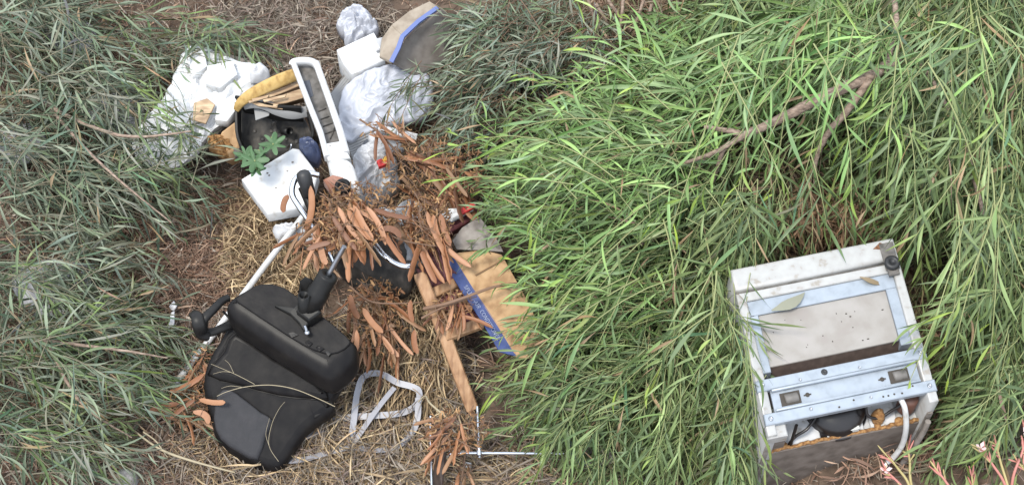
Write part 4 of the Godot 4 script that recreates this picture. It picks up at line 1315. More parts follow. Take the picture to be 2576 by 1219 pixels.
	for i in 30:
		var t := i / 29.0
		mb = MB.new(at)
		var pa := P(lerpf(834, 886, t), lerpf(238, 397, t), 0.149 + 0.016 * t)
		var pb := P(lerpf(872, 948, t), lerpf(190, 375, t), 0.166 + 0.020 * t)
		sweep(mb, PackedVector3Array([pa, pb]), rect(0.0045, 0.0025))
		part("rib", mb, M.rib, o)
	mb = MB.new(at)
	sweep(mb, PackedVector3Array([P(893, 392, 0.182), P(925, 352, 0.19)]), rect(0.007, 0.003))
	part("dark_bar", mb, M.slate, o)
	# bags
	at = P(960, 270, 0.0)
	mb = MB.new(at)
	patch(mb, spline(PP([[862, 232, 0.20], [880, 206, 0.22], [905, 188, 0.24], [950, 170, 0.24], [1000, 160, 0.22], [1060, 176, 0.16], [1092, 210, 0.14], [1088, 270, 0.12], [1060, 300, 0.13], [1010, 310, 0.15], [960, 322, 0.17], [915, 342, 0.17], [880, 356, 0.18], [860, 340, 0.18], [850, 290, 0.18]]), 8, true), 34, 0.035, 0.013, 8.0, 0.03, 1.0)
	o = solo("plastic_bag", mb, M.bag, "big translucent white plastic bag spread across the top of the heap, gathered in creases", "plastic bag", "white plastic bags")
	at = P(897, 70, 0.0)
	mb = MB.new(at)
	patch(mb, spline(PP([[848, 66, 0.10], [856, 40, 0.12], [878, 22, 0.12], [905, 20, 0.12], [932, 44, 0.10], [948, 66, 0.08], [938, 92, 0.08], [904, 104, 0.09], [872, 118, 0.09], [862, 96, 0.10]]), 8, true), 22, 0.06, 0.024, 12.0, 0.05, 5.0)
	solo("plastic_bag", mb, M.bag, "small crumpled translucent bag at the very top, on the grass beyond the foam box", "plastic bag", "white plastic bags")
	at = P(900, 130, 0.0)
	o = thing("foam_box", "white foam box end with sharp corners, between the two translucent bags", "foam box", at)
	mb = MB.new(at)
	cushion(mb, PP([[846, 124, 0.27], [940, 80, 0.28], [962, 120, 0.27], [968, 150, 0.26], [884, 186, 0.25], [864, 160, 0.26]]), Vector3(0, -0.16, 0), 0.006, 2)
	part("block", mb, M.foam, o)
	mb = MB.new(at)
	cushion(mb, PP([[938, 96, 0.30], [962, 92, 0.28], [958, 122, 0.29], [946, 126, 0.29]]), Vector3(0, -0.02, 0), 0.004)
	part("torn_edge", mb, M.bag_white, o)
	at = P(945, 430, 0.0)
	o = thing("carrier_bag", "full white carrier bag with a small red and yellow print, below the big bag", "carrier bag", at, "white plastic bags")
	mb = MB.new(at)
	patch(mb, spline(PP([[892, 392, 0.22], [914, 370, 0.24], [940, 360, 0.25], [970, 366, 0.22], [992, 398, 0.18], [1003, 440, 0.14], [998, 470, 0.10], [970, 500, 0.08], [945, 508, 0.08], [915, 494, 0.12], [898, 460, 0.18], [890, 425, 0.21]]), 8, true), 26, 0.08, 0.018, 11.0, 0.06, 2.0)
	part("bag", mb, M.bag_white, o)
	for q in [[[[946, 404], [958, 398], [966, 402], [952, 412]], 1], [[[960, 400], [972, 392], [979, 396], [967, 407]], 0], [[[950, 412], [962, 406], [972, 404], [976, 409], [962, 416], [952, 419]], 1], [[[971, 402], [978, 398], [981, 404], [974, 409]], 1]]:
		mb = MB.new(at)
		cushion(mb, flat(q[0], 0.288 if q[1] else 0.290), Vector3(0, -0.02, 0), 0.001)
		part("print", mb, M.red_ink if q[1] else M.yellow_ink, o)
	mb = MB.new(at)
	patch(mb, spline(PP([[926, 338, 0.24], [960, 330, 0.26], [1000, 350, 0.24], [1012, 378, 0.20], [980, 384, 0.22], [945, 368, 0.24]]), 4, true), 8, 0.03, 0.024, 9.0, 0.02, 6.0)
	part("bag_handles", mb, M.bag_white, o)
	at = P(776, 380, 0.0)
	mb = MB.new(at)
	patch(mb, spline(PP([[752, 372, 0.18], [764, 358, 0.20], [784, 358, 0.20], [800, 374, 0.19], [802, 394, 0.17], [784, 404, 0.15], [764, 396, 0.15]]), 4, true), 10, 0.06, 0.022, 14.0, 0.05, 9.0)
	solo("blue_plastic_bag", mb, M.bag_blue, "crumpled dark blue plastic bag tucked between the white slab and the tower casing", "plastic bag")
	# white slab
	at = P(710, 460, 0.0)
	o = thing("foam_slab", "flat white foam slab with dirty scuffs, lying on the straw left of the tower casing", "foam lid", at)
	mb = MB.new(at)
	cushion(mb, PP([[606, 448, 0.17], [735, 370, 0.19], [752, 372, 0.19], [800, 436, 0.18], [790, 470, 0.17], [760, 520, 0.15], [672, 536, 0.14]]), Vector3(0, -0.065, 0.006), 0.012, 4)
	part("slab", mb, M.foam, o)
	rng.seed = 31
	for i in 8:
		mb = MB.new(at)
		var t := rf(0.12, 0.9)
		var u := rf(0.1, 0.8)
		var p := PP([[622, 448, 0.171], [740, 380, 0.191], [680, 522, 0.143], [780, 470, 0.172]])
		var w := p[0].lerp(p[1], t).lerp(p[2].lerp(p[3], t), u)
		w.y = lerpf(lerpf(0.171, 0.191, t), lerpf(0.143, 0.172, t), u) - 0.0005
		lathe(mb, w, Vector3.UP, PackedVector2Array([Vector2(rf(0.002, 0.005), 0), Vector2(0.002, 0.001), Vector2(0, 0.0012)]), 7, Vector2(rf(0.6, 2.0), 1))
		part("scuff", mb, M.card_grey, o)
	at = P(740, 580, 0.0)
	mb = MB.new(at)
	patch(mb, spline(PP([[688, 578, 0.06], [720, 566, 0.08], [760, 572, 0.08], [800, 580, 0.07], [808, 604, 0.06], [770, 612, 0.05], [730, 600, 0.05], [694, 602, 0.05]]), 4, true), 8, 0.04, 0.028, 13.0, 0.03, 12.0)
	solo("crumpled_wrapping", mb, M.bag_white, "crumpled white wrapping on the straw beside the white pole's upper end", "wrapping")
	# pole
	mb = MB.new(P(600, 755, 0.0))
	tube(mb, spline(PP([[768, 536, 0.14], [690, 636, 0.11], [610, 742, 0.08], [520, 862, 0.05], [442, 962, 0.035]]), 6), 0.0125, 12)
	solo("white_pole", mb, M.white_plastic, "long thin white pole lying behind the black office chair", "pole")
	mb = MB.new(P(1000, 335, 0.1))
	sweep(mb, PackedVector3Array([P(952, 322, 0.30), P(1048, 346, 0.28)]), rect(0.014, 0.009, 0.003))
	solo("plastic_bar", mb, M.white_plastic, "short white plastic bar sticking out between the pods and the big bag", "bar")
	# upper cardboard box
	at = P(1040, 90, 0.0)
	o = thing("cardboard_box", "open cardboard box with a faded blue edge at the top, half under the grey shrub", "cardboard box", at)
	mb = MB.new(at)
	cushion(mb, PP([[954, 140, 0.32], [960, 96, 0.34], [984, 62, 0.35], [1016, 92, 0.35], [1003, 120, 0.34], [984, 154, 0.32]]), Vector3(0.0, -0.02, 0), 0.003)
	part("flap", mb, M.card_pale, o)
	mb = MB.new(at)
	cushion(mb, PP([[984, 62, 0.35], [1030, 26, 0.34], [1080, 2, 0.33], [1100, 14, 0.33], [1050, 52, 0.34], [1016, 92, 0.35]]), Vector3(0, -0.02, 0), 0.003)
	part("flap", mb, M.card_pale, o)
	mb = MB.new(at)
	sweep(mb, PP([[984, 156, 0.33], [1002, 120, 0.352], [1012, 92, 0.362], [1052, 54, 0.352], [1100, 20, 0.342]]), rect(0.009, 0.005))
	part("blue_edge", mb, M.print_blue_faded, o)
	mb = MB.new(at)
	cushion(mb, PP([[990, 156, 0.28], [1018, 98, 0.30], [1056, 58, 0.30], [1110, 22, 0.30], [1170, 60, 0.16], [1120, 150, 0.14], [1050, 190, 0.18]]), Vector3(0, -0.02, 0), 0.003)
	part("inside", mb, M.card_grey, o)
	# big blue-edged box
	at = P(1240, 760, 0.0)
	o = thing("cardboard_box", "flattened tan cardboard box with a blue lettered edge beside the wooden chair", "cardboard box", at)
	var ch := func(y): return 0.30 - (y - 630.0) / 250.0 * 0.06
	var pl := func(a: Array) -> PackedVector3Array:
		var r := PackedVector3Array()
		for q in a:
			r.append(P(q[0], q[1], ch.call(q[1])))
		return r
	mb = MB.new(at)
	cushion(mb, pl.call([[1128, 638], [1216, 628], [1262, 640], [1330, 760], [1390, 900], [1300, 900], [1250, 818], [1190, 730]]), Vector3(0, -0.007, 0), 0.001)
	part("panel", mb, M.card, o)
	mb = MB.new(at)
	cushion(mb, pl.call([[1106, 642], [1134, 634], [1190, 724], [1250, 812], [1302, 896], [1256, 884], [1214, 812], [1158, 728]]), Vector3(0, -0.006, 0), 0.001)
	for v in [0]:
		mb.o = at - Vector3(0, 0.004, 0)
	var stripe := part("blue_stripe", mb, M.print_blue, o)
	mb = MB.new(at)
	sweep(mb, PackedVector3Array([P(1196, 692, 0.291), P(1246, 664, 0.297), P(1280, 644, 0.300)]), rect(0.0025, 0.0012))
	part("crease", mb, M.card_dark, o)
	mb = MB.new(at)
	cushion(mb, PP([[1138, 604, 0.30], [1162, 572, 0.31], [1206, 544, 0.31], [1252, 604, 0.31], [1266, 632, 0.31], [1200, 628, 0.31], [1148, 626, 0.305]]), Vector3(0, -0.006, 0), 0.001)
	part("grey_flap", mb, M.card_grey, o)
	var words := ["SPLIT", "-AIR", "CONDITIONER"]
	var from := [[1158, 716], [1181, 752], [1198, 778]]
	var sz := [0.0, 0.0, 0.0]
	for k in 3:
		var tm := TextMesh.new()
		tm.text = words[k]
		var sf := SystemFont.new()
		sf.font_names = PackedStringArray(["Droid Sans"])
		tm.font = sf
		tm.font_size = 32
		tm.pixel_size = 0.00062
		tm.depth = 0.0008
		tm.horizontal_alignment = HORIZONTAL_ALIGNMENT_LEFT
		tm.vertical_alignment = VERTICAL_ALIGNMENT_CENTER
		tm.material = M.ink_white
		var t := MeshInstance3D.new()
		t.name = "lettering"
		t.mesh = tm
		var p: Vector3 = P(from[k][0] + 12, from[k][1] + 2, ch.call(from[k][1]) + 0.0062)
		var e: Vector3 = P(from[k][0] + 12 + 60, from[k][1] + 2 + 98, ch.call(from[k][1] + 98) + 0.0062)
		var x := (e - p).normalized()
		var z := (Vector3.UP - x * x.y).normalized()
		t.transform = Transform3D(Basis(x, z.cross(x), z), p - at)
		stripe.add_child(t, true)
		if k == 0:
			pass
	# maroon board, cloth and odd scraps by the wooden chair
	at = P(1150, 560, 0.0)
	mb = MB.new(at)
	cushion(mb, PP([[1078, 580, 0.22], [1120, 556, 0.25], [1212, 512, 0.26], [1222, 532, 0.25], [1140, 580, 0.23], [1100, 640, 0.20], [1084, 640, 0.20]]), Vector3(0, -0.04, 0), 0.005, 2)
	solo("maroon_board", mb, M.burgundy, "narrow maroon board wedged above the grey cardboard flap", "board")
	at = P(1095, 690, 0.0)
	mb = MB.new(at)
	patch(mb, spline(PP([[1040, 640, 0.25], [1078, 622, 0.29], [1110, 650, 0.29], [1140, 690, 0.27], [1160, 720, 0.22], [1120, 740, 0.20], [1084, 726, 0.23], [1062, 690, 0.25]]), 4, true), 12, 0.06, 0.03, 7.0, 0.05, 14.0)
	solo("red_cloth", mb, M.old_rose, "faded dusty red cloth bundled behind the wooden chair's leg", "cloth")
	at = P(1010, 520, 0.0)
	mb = MB.new(at)
	patch(mb, PP([[984, 536, 0.16], [1010, 508, 0.18], [1050, 492, 0.18], [1062, 520, 0.17], [1046, 560, 0.15], [1006, 566, 0.14]]), 5, 0.012, 0.012, 8.0, 0.01, 16.0, true)
	solo("grey_film", mb, M.foil, "dull silver-grey plastic film among the brown pods below the carrier bag", "plastic film")
	at = P(1150, 535, 0.0)
	o = thing("printed_pack", "torn white pack with a red strip above the maroon board", "packaging", at)
	mb = MB.new(at)
	patch(mb, PP([[1104, 552, 0.27], [1122, 526, 0.29], [1160, 524, 0.29], [1196, 508, 0.28], [1190, 528, 0.28], [1140, 558, 0.27]]), 5, 0.01, 0.012, 10.0, 0.01, 18.0, true)
	part("pack", mb, M.foam, o)
	mb = MB.new(at)
	cushion(mb, PP([[1152, 528, 0.312], [1190, 508, 0.31], [1198, 518, 0.30], [1160, 540, 0.302]]), Vector3(0, -0.012, 0), 0.001)
	part("red_strip", mb, M.red_ink, o)
	at = P(975, 545, 0.0)
	mb = MB.new(at)
	patch(mb, spline(PP([[946, 528, 0.20], [970, 522, 0.22], [992, 534, 0.21], [985, 556, 0.19], [956, 556, 0.18]]), 3, true), 6, 0.02, 0.016, 16.0, 0.02, 20.0)
	solo("white_scrap", mb, M.bag_white, "small white plastic scrap among the pods, below the carrier bag", "plastic scrap")
	at = P(1030, 610, 0.0)
	mb = MB.new(at)
	patch(mb, spline(PP([[1000, 600, 0.26], [1024, 588, 0.28], [1046, 600, 0.27], [1040, 650, 0.25], [1012, 648, 0.24]]), 3, true), 6, 0.015, 0.016, 16.0, 0.02, 23.0)
	solo("white_scrap", mb, M.foil, "grey-white crumpled scrap beside the chrome chair tube's curved end", "plastic scrap")
	# strapping
	at = P(930, 1060, 0.0)
	mb = MB.new(at)
	var loop := PackedVector3Array()
	for q in [[845, 985, 0.05], [812, 1062, 0.03], [862, 1050, 0.04], [930, 1045, 0.05], [1000, 1040, 0.06], [1042, 1030, 0.07], [1080, 1004, 0.06], [1050, 1020, 0.07]].slice(2, 6):
		loop.append(G(q[0], q[1], q[2]))
	var tape := rect(0.0115, 0.0009)
	var s1 := PackedVector3Array()
	for q in [[820, 1064, 0.02], [870, 1050, 0.045], [940, 1045, 0.06], [1010, 1038, 0.07], [1048, 1016, 0.08], [1054, 985, 0.09], [1036, 972, 0.09], [1000, 962, 0.09], [968, 944, 0.08], [940, 938, 0.08], [912, 950, 0.085], [898, 990, 0.08], [890, 1050, 0.07], [882, 1122, 0.03]]:
		s1.append(G(q[0], q[1], q[2]))
	sweep(mb, spline(s1, 6), tape, Vector3(0.1, 1, 0.35))
	var s2 := PackedVector3Array()
	for q in [[882, 1123, 0.033], [908, 1086, 0.06], [950, 1026, 0.085], [992, 974, 0.096]]:
		s2.append(G(q[0], q[1], q[2]))
	sweep(mb, spline(s2, 6), rect(0.010, 0.0009), Vector3(-0.3, 1, 0.2))
	var s3 := PackedVector3Array()
	for q in [[1052, 1000, 0.095], [1050, 1050, 0.08], [1036, 1088, 0.06], [1000, 1122, 0.045], [950, 1132, 0.04], [882, 1125, 0.035], [820, 1140, 0.035], [760, 1156, 0.04], [722, 1158, 0.045], [712, 1146, 0.055], [722, 1122, 0.07], [770, 1098, 0.06], [822, 1076, 0.02]]:
		s3.append(G(q[0], q[1], q[2]))
	sweep(mb, spline(s3, 6), tape, Vector3(0.0, 1, -0.3))
	solo("packing_strap", mb, M.strap, "loose loop of flat pale grey packing strap on the straw beside the office chair", "strap")
	# chrome stand
	at = P(1180, 1130, 0.0)
	o = thing("chrome_stand", "chrome rod stand with a dark brown board, lying at the bottom under the green shrub", "metal stand", at)
	mb = MB.new(at)
	cushion(mb, PP([[1084, 1060, 0.20], [1126, 1078, 0.17], [1122, 1160, 0.14], [1112, 1225, 0.13], [1086, 1240, 0.16]]), Vector3(0, -0.014, 0), 0.003, 2)
	part("board", mb, M.dark_board, o)
	mb = MB.new(at)
	tube(mb, PP([[1083, 1046, 0.205], [1084, 1140, 0.185], [1086, 1250, 0.17]]), 0.0045, 10)
	part("board_edge", mb, M.chrome, o)
	mb = MB.new(at)
	tube(mb, PP([[1128, 1138, 0.15], [1260, 1139, 0.15], [1420, 1140, 0.15]]), 0.0055, 10)
	part("long_rod", mb, M.chrome, o)
	mb = MB.new(at)
	tube(mb, PP([[1201, 1022, 0.19], [1203, 1080, 0.175], [1206, 1152, 0.165]]), 0.0055, 10)
	part("cross_rod", mb, M.chrome, o)
	mb = MB.new(at)
	var k0 := P(1128, 1138, 0.15)
	lathe(mb, k0, P(1160, 1138, 0.15) - k0, PackedVector2Array([Vector2(0, 0), Vector2(0.012, 0.001), Vector2(0.0135, 0.008), Vector2(0.0135, 0.028), Vector2(0.010, 0.034), Vector2(0.0056, 0.036)]), 16)
	part("collar", mb, M.chrome, o)
	mb = MB.new(at)
	lathe(mb, P(1204, 1108, 0.176), P(1206, 1152, 0.166) - P(1204, 1108, 0.176), PackedVector2Array([Vector2(0.0056, 0), Vector2(0.009, 0.002), Vector2(0.009, 0.052), Vector2(0.0056, 0.054)]), 14)
	part("clamp", mb, M.chrome, o)
	# second blue-edged card
	at = P(1460, 1130, 0.0)
	o = thing("cardboard_piece", "tan cardboard with a dark blue edge under the green shrub, beyond the chrome rod", "cardboard", at)
	mb = MB.new(at)
	cushion(mb, PP([[1424, 1092, 0.14], [1500, 1080, 0.16], [1560, 1160, 0.12], [1478, 1174, 0.10]]), Vector3(0, -0.006, 0), 0.001)
	part("panel", mb, M.card_grey, o)
	mb = MB.new(at)
	cushion(mb, PP([[1402, 1094, 0.15], [1420, 1086, 0.15], [1480, 1166, 0.11], [1462, 1172, 0.11]]), Vector3(0, -0.006, 0), 0.001)
	part("blue_edge", mb, M.print_blue, o)
	# litter
	for q in [["narrow white litter scrap on the brown grass left of the office chair's armrest", [[424, 800], [430, 784], [438, 782], [438, 818], [420, 824]]], ["small grey-white litter scrap above the narrow one, left of the office chair", [[424, 770], [436, 756], [444, 770], [436, 780], [428, 778]]], ["tiny white scrap at the lower end of the white pole", [[436, 962], [448, 954], [454, 962], [444, 972]]], ["white scrap lying in the dry grass at the very bottom, right of the brown board", [[1164, 1160], [1190, 1164], [1186, 1176], [1166, 1174]]]]:
		at = G(q[1][0][0], q[1][0][1], 0.0)
		mb = MB.new(at)
		var l := PackedVector3Array()
		for w in q[1]:
			l.append(G(w[0], w[1], 0.05))
		patch(mb, l, 4, 0.008, 0.008, 30.0, 0.01, 3.0)
		solo("litter_scrap", mb, M.bag_white, q[0], "litter")
	for q in [["pale grey plastic sheet showing through the leaves in the upper left corner", [[110, 60], [180, 40], [236, 70], [230, 120], [160, 130], [120, 100]], 0.06], ["grey-lilac plastic sheet under the leaves at the left edge, mid height", [[0, 330], [80, 310], [120, 360], [70, 410], [0, 400]], 0.06], ["greyish plastic sheet beneath the lower left shrub", [[30, 690], [140, 650], [230, 690], [200, 770], [80, 790]], 0.05], ["dull plastic sheet under the leaves left of the foam packing", [[220, 250], [330, 230], [360, 300], [300, 350], [230, 320]], 0.06]]:
		at = G(q[1][0][0], q[1][0][1], 0.0)
		mb = MB.new(at)
		var l := PackedVector3Array()
		for w in q[1]:
			l.append(G(w[0], w[1], q[2]))
		patch(mb, spline(l, 3, true), 8, 0.02, 0.02, 7.0, 0.02, 3.0)
		solo("plastic_sheet", mb, M.old_sheet, q[0], "plastic sheet")
	at = G(318, 1205, 0.0)
	mb = MB.new(at)
	var sl := PackedVector3Array()
	for i in 12:
		sl.append(G(318 + 30 * cos(TAU * i / 12), 1205 + 26 * sin(TAU * i / 12), 0.01))
	patch(mb, sl, 6, 0.05, 0.012, 9.0, 0.03, 2.0)
	solo("stone", mb, M.stone, "pale grey stone at the bottom edge, below the lower left shrub", "stone")
	# dead stalk over the chair
	at = P(700, 990, 0.2)
	o = thing("dead_stalk", "thin pale dead grass stalk lying across the office chair's back", "stalk", at)
	for q in [[[[842, 1022, 0.215], [800, 1002, 0.245], [740, 978, 0.262], [680, 968, 0.268], [620, 972, 0.262], [572, 984, 0.25], [545, 996, 0.235]], 0.0032], [[[640, 966, 0.268], [600, 945, 0.275], [566, 930, 0.282], [530, 915, 0.29]], 0.002], [[[610, 974, 0.262], [580, 970, 0.262], [556, 976, 0.26]], 0.0015], [[[580, 936, 0.28], [560, 934, 0.28], [535, 940, 0.275]], 0.0014], [[[588, 940, 0.28], [576, 915, 0.29], [565, 905, 0.29]], 0.0014], [[[700, 1160, 0.11], [676, 1120, 0.13], [682, 1070, 0.165], [700, 1030, 0.19], [716, 1010, 0.21]], 0.0016], [[[676, 1120, 0.13], [668, 1090, 0.15], [678, 1050, 0.18]], 0.0013]]:
		mb = MB.new(at)
		tube(mb, spline(PP(q[0]), 5), q[1] * 0.55, 5, [1.0, 0.9, 0.6])
		part("stem", mb, M.straw_pale, o)
	# long straws at the lower left
	at = G(440, 1130, 0.0)
	o = thing("bleached_stalk", "long bleached stalk slanting over the grass below the office chair, lower left", "stalk", at)
	mb = MB.new(at)
	tube(mb, spline(PP([[330, 1078, 0.08], [400, 1128, 0.09], [480, 1158, 0.08], [590, 1188, 0.05]]), 6), 0.0045, 6, [0.7, 1.2, 0.7])
	part("stem", mb, M.straw_pale, o)
	mb = MB.new(at)
	tube(mb, spline(PP([[360, 1086, 0.09], [392, 1110, 0.1], [420, 1150, 0.08]]), 6), 0.003, 6, [1.2, 0.9, 0.5])
	part("side_stem", mb, M.straw_pale, o)
	mb = MB.new(G(250, 1160, 0.0))
	tube(mb, spline(PP([[200, 1070, 0.10], [250, 1120, 0.12], [290, 1180, 0.10], [310, 1230, 0.05]]), 6), 0.0038, 6, [0.7, 1.2, 0.7])
	solo("bleached_stalk", mb, M.straw_pale, "thin bleached stalk bending down beside the grey stone", "stalk")
	mb = MB.new(G(430, 590, 0.0))
	tube(mb, spline(PP([[382, 610, 0.03], [410, 590, 0.05], [450, 584, 0.05], [500, 574, 0.05], [530, 560, 0.04]]), 6), 0.004, 6, [0.7, 1.2, 0.7])
	solo("dry_twig", mb, M.twig_grey, "crooked grey twig on the brown grass left of the white lid", "twig")
	# pale dry stem of the pods over to the box
	mb = MB.new(P(1180, 750, 0.0))
	tube(mb, spline(PP([[1066, 776, 0.30], [1120, 764, 0.34], [1180, 744, 0.36], [1240, 722, 0.36], [1300, 712, 0.34]]), 6), 0.006, 7, [1.2, 1.0, 0.7])
	solo("dry_stick", mb, M.twig_brown, "bent brown stick crossing the blue lettering of the tan box", "stick")
	mb = MB.new(P(1150, 1090, 0.0))
	tube(mb, spline(PP([[1052, 1010, 0.10], [1070, 996, 0.15], [1084, 1016, 0.20], [1140, 1060, 0.22], [1200, 1084, 0.22], [1290, 1098, 0.18]]), 6), 0.0035, 6, [0.8, 1.2, 0.7])
	solo("dry_stick", mb, M.straw_pale, "thin pale stick arching over the brown board of the chrome stand", "stick")

func build_small_plants() -> void:
	# seedlings with star-shaped leaves
	var spots := [["castor_seedling", "young plant with a dark green star-shaped leaf above the white lid's corner", [[686, 362, 34, 0.32, 20.0]]], ["castor_seedling", "cluster of green star-shaped leaves beside the white lid's left corner", [[640, 404, 36, 0.31, 100.0], [660, 388, 24, 0.30, 200.0], [616, 392, 30, 0.27, 40.0], [644, 424, 26, 0.29, 60.0]]]]
	for s in spots:
		var at := G(s[2][0][0], s[2][0][1], 0.0)
		var o := thing(s[0], s[1], "plant", at)
		for q in s[2]:
			var c := P(q[0], q[1], q[3])
			var mb := MB.new(at)
			mb.smooth(true)
			var rad: float = q[2] / 640.0
			var n := 42
			var rim := PackedVector3Array()
			for i in n:
				var a := TAU * i / n
				var lobe := pow(absf(cos(a * 3.5)), 0.7)
				var r := rad * (0.42 + 0.62 * lobe * lobe) * (1.0 if absf(wrapf(a - PI, -PI, PI)) > 0.3 else 0.45)
				var aa := a + deg_to_rad(q[4])
				rim.append(c + Vector3(cos(aa) * r, 0.012 * lobe - 0.10 * r + 0.006 * sin(a * 5.0), sin(aa) * r))
			for i in n:
				var m0 := c.lerp(rim[i], 0.5) + Vector3(0, 0.004, 0)
				var m1 := c.lerp(rim[(i + 1) % n], 0.5) + Vector3(0, 0.004, 0)
				mb.tri(c - Vector3(0, 0.006, 0), m0, m1)
				mb.quad(m0, rim[i], rim[(i + 1) % n], m1)
			part("leaf", mb, M.castor, o)
			mb = MB.new(at)
			tube(mb, spline(PackedVector3Array([at + Vector3(0, 0.0, 0), at.lerp(c, 0.6) + Vector3(0, 0.05, 0), c]), 5), 0.003, 6)
			part("stalk", mb, M.twig, o)
	# the flowering shrub in the lower right corner
	var at := G(2470, 1330, 0.0)
	var o := thing("flowering_shrub", "pink-budded flowering shrub with pale green leaves in the lower right corner", "flowering shrub", at)
	rng.seed = 99
	var stems := [[[2330, 1300, 0.35], [2290, 1250, 0.45], [2262, 1214, 0.48], [2228, 1182, 0.50]], [[2420, 1320, 0.35], [2410, 1260, 0.45], [2380, 1210, 0.48], [2352, 1176, 0.48]], [[2546, 1300, 0.4], [2530, 1220, 0.5], [2500, 1170, 0.54], [2468, 1128, 0.56]], [[2556, 1300, 0.4], [2536, 1220, 0.5], [2518, 1160, 0.52], [2508, 1118, 0.53]], [[2540, 1290, 0.4], [2550, 1200, 0.52], [2572, 1140, 0.56], [2584, 1090, 0.58]], [[2300, 1290, 0.36], [2288, 1220, 0.43], [2262, 1180, 0.44], [2236, 1150, 0.44]], [[2310, 1300, 0.36], [2292, 1210, 0.43], [2290, 1160, 0.45], [2284, 1130, 0.45]], [[2600, 1250, 0.45], [2584, 1190, 0.52], [2560, 1160, 0.54]], [[2460, 1300, 0.36], [2452, 1240, 0.42], [2446, 1196, 0.44]]]
	for k in stems.size():
		var mb := MB.new(at)
		var l := spline(PP(stems[k]), 6)
		tube(mb, l, 0.0042, 7, [1.3, 1.1, 0.8])
		part("stem", mb, M.pink_stem if k in [0, 1, 2, 4] else M.pale_stem, o)
		var tip := l[l.size() - 1]
		for j in 7:
			mb = MB.new(at)
			var d := (l[l.size() - 1] - l[l.size() - 3]).normalized() + Vector3(rf(-0.9, 0.9), rf(-0.3, 0.7), rf(-0.9, 0.9))
			var bs := l[l.size() - 1 - j] 
			tube(mb, spline(PackedVector3Array([bs, bs + d * 0.018, bs + d * rf(0.025, 0.035)]), 3), 0.0028, 6, [0.6, 1.3, 0.5])
			part("bud", mb, M.pink_stem if j % 3 else M.pale_stem, o)
		if k in [0, 2, 4]:
			for j in 4:
				mb = MB.new(at)
				var a := TAU * j / 4 + k
				var d := Vector3(cos(a) * 0.8, 0.7, sin(a) * 0.8)
				var sd := d.cross(Vector3.UP).normalized()
				mb.smooth(true)
				mb.quad(tip, tip + d * 0.014 + sd * 0.007, tip + d * 0.026, tip + d * 0.014 - sd * 0.007)
				part("petal", mb, M.petal, o)
	var leaves := [[2440, 1262, 0.36, 2428, 1186, 0.50], [2476, 1270, 0.38, 2492, 1196, 0.50], [2492, 1270, 0.40, 2530, 1186, 0.52], [2548, 1270, 0.42, 2568, 1204, 0.52], [2370, 1270, 0.36, 2345, 1200, 0.46], [2585, 1262, 0.42, 2602, 1190, 0.52], [2420, 1280, 0.36, 2400, 1205, 0.46], [2350, 1280, 0.36, 2318, 1226, 0.42], [2530, 1280, 0.4, 2508, 1212, 0.5], [2390, 1290, 0.36, 2374, 1232, 0.45], [2570, 1290, 0.4, 2540, 1230, 0.48]]
	for q in leaves:
		var lf := MeshInstance3D.new()
		lf.name = "leaf"
		lf.mesh = leaf_shapes[2]
		lf.material_override = M.oleander
		var a := P(q[0], q[1], q[2])
		var b := P(q[3], q[4], q[5])
		lf.transform = Transform3D(frame(b - a, Vector3(rf(-0.5, 0.5), 1, 0.7), (b - a).length(), rf(0.022, 0.030), rf(-0.4, 0.4)), a - at)
		o.add_child(lf, true)
	# grey roots along the top of the bank
	for k in 5:
		var mb := MB.new(G(2380, 1150, 0.0))
		var pts := PackedVector3Array()
		var y0: float = [1180, 1165, 1176, 1150, 1190][k]
		for i in 7:
			pts.append(G(2270 + i * 58 + rf(-10, 10), y0 - i * 9 + rf(-8, 8), rf(0.01, 0.05)))
		tube(mb, spline(pts, 4), 0.004, 6, [0.8, 1.2, 0.7])
		solo("dry_root", mb, M.twig_grey, ["long grey root along the top of the bank, uppermost behind the pink buds", "grey root on the bank nearest the refrigerator's back", "grey twisted root between the pink buds and the refrigerator", "topmost grey root running to the right edge", "lowest grey root, just behind the flowering shrub's leaves"][k], "root", "grey roots along the bank")

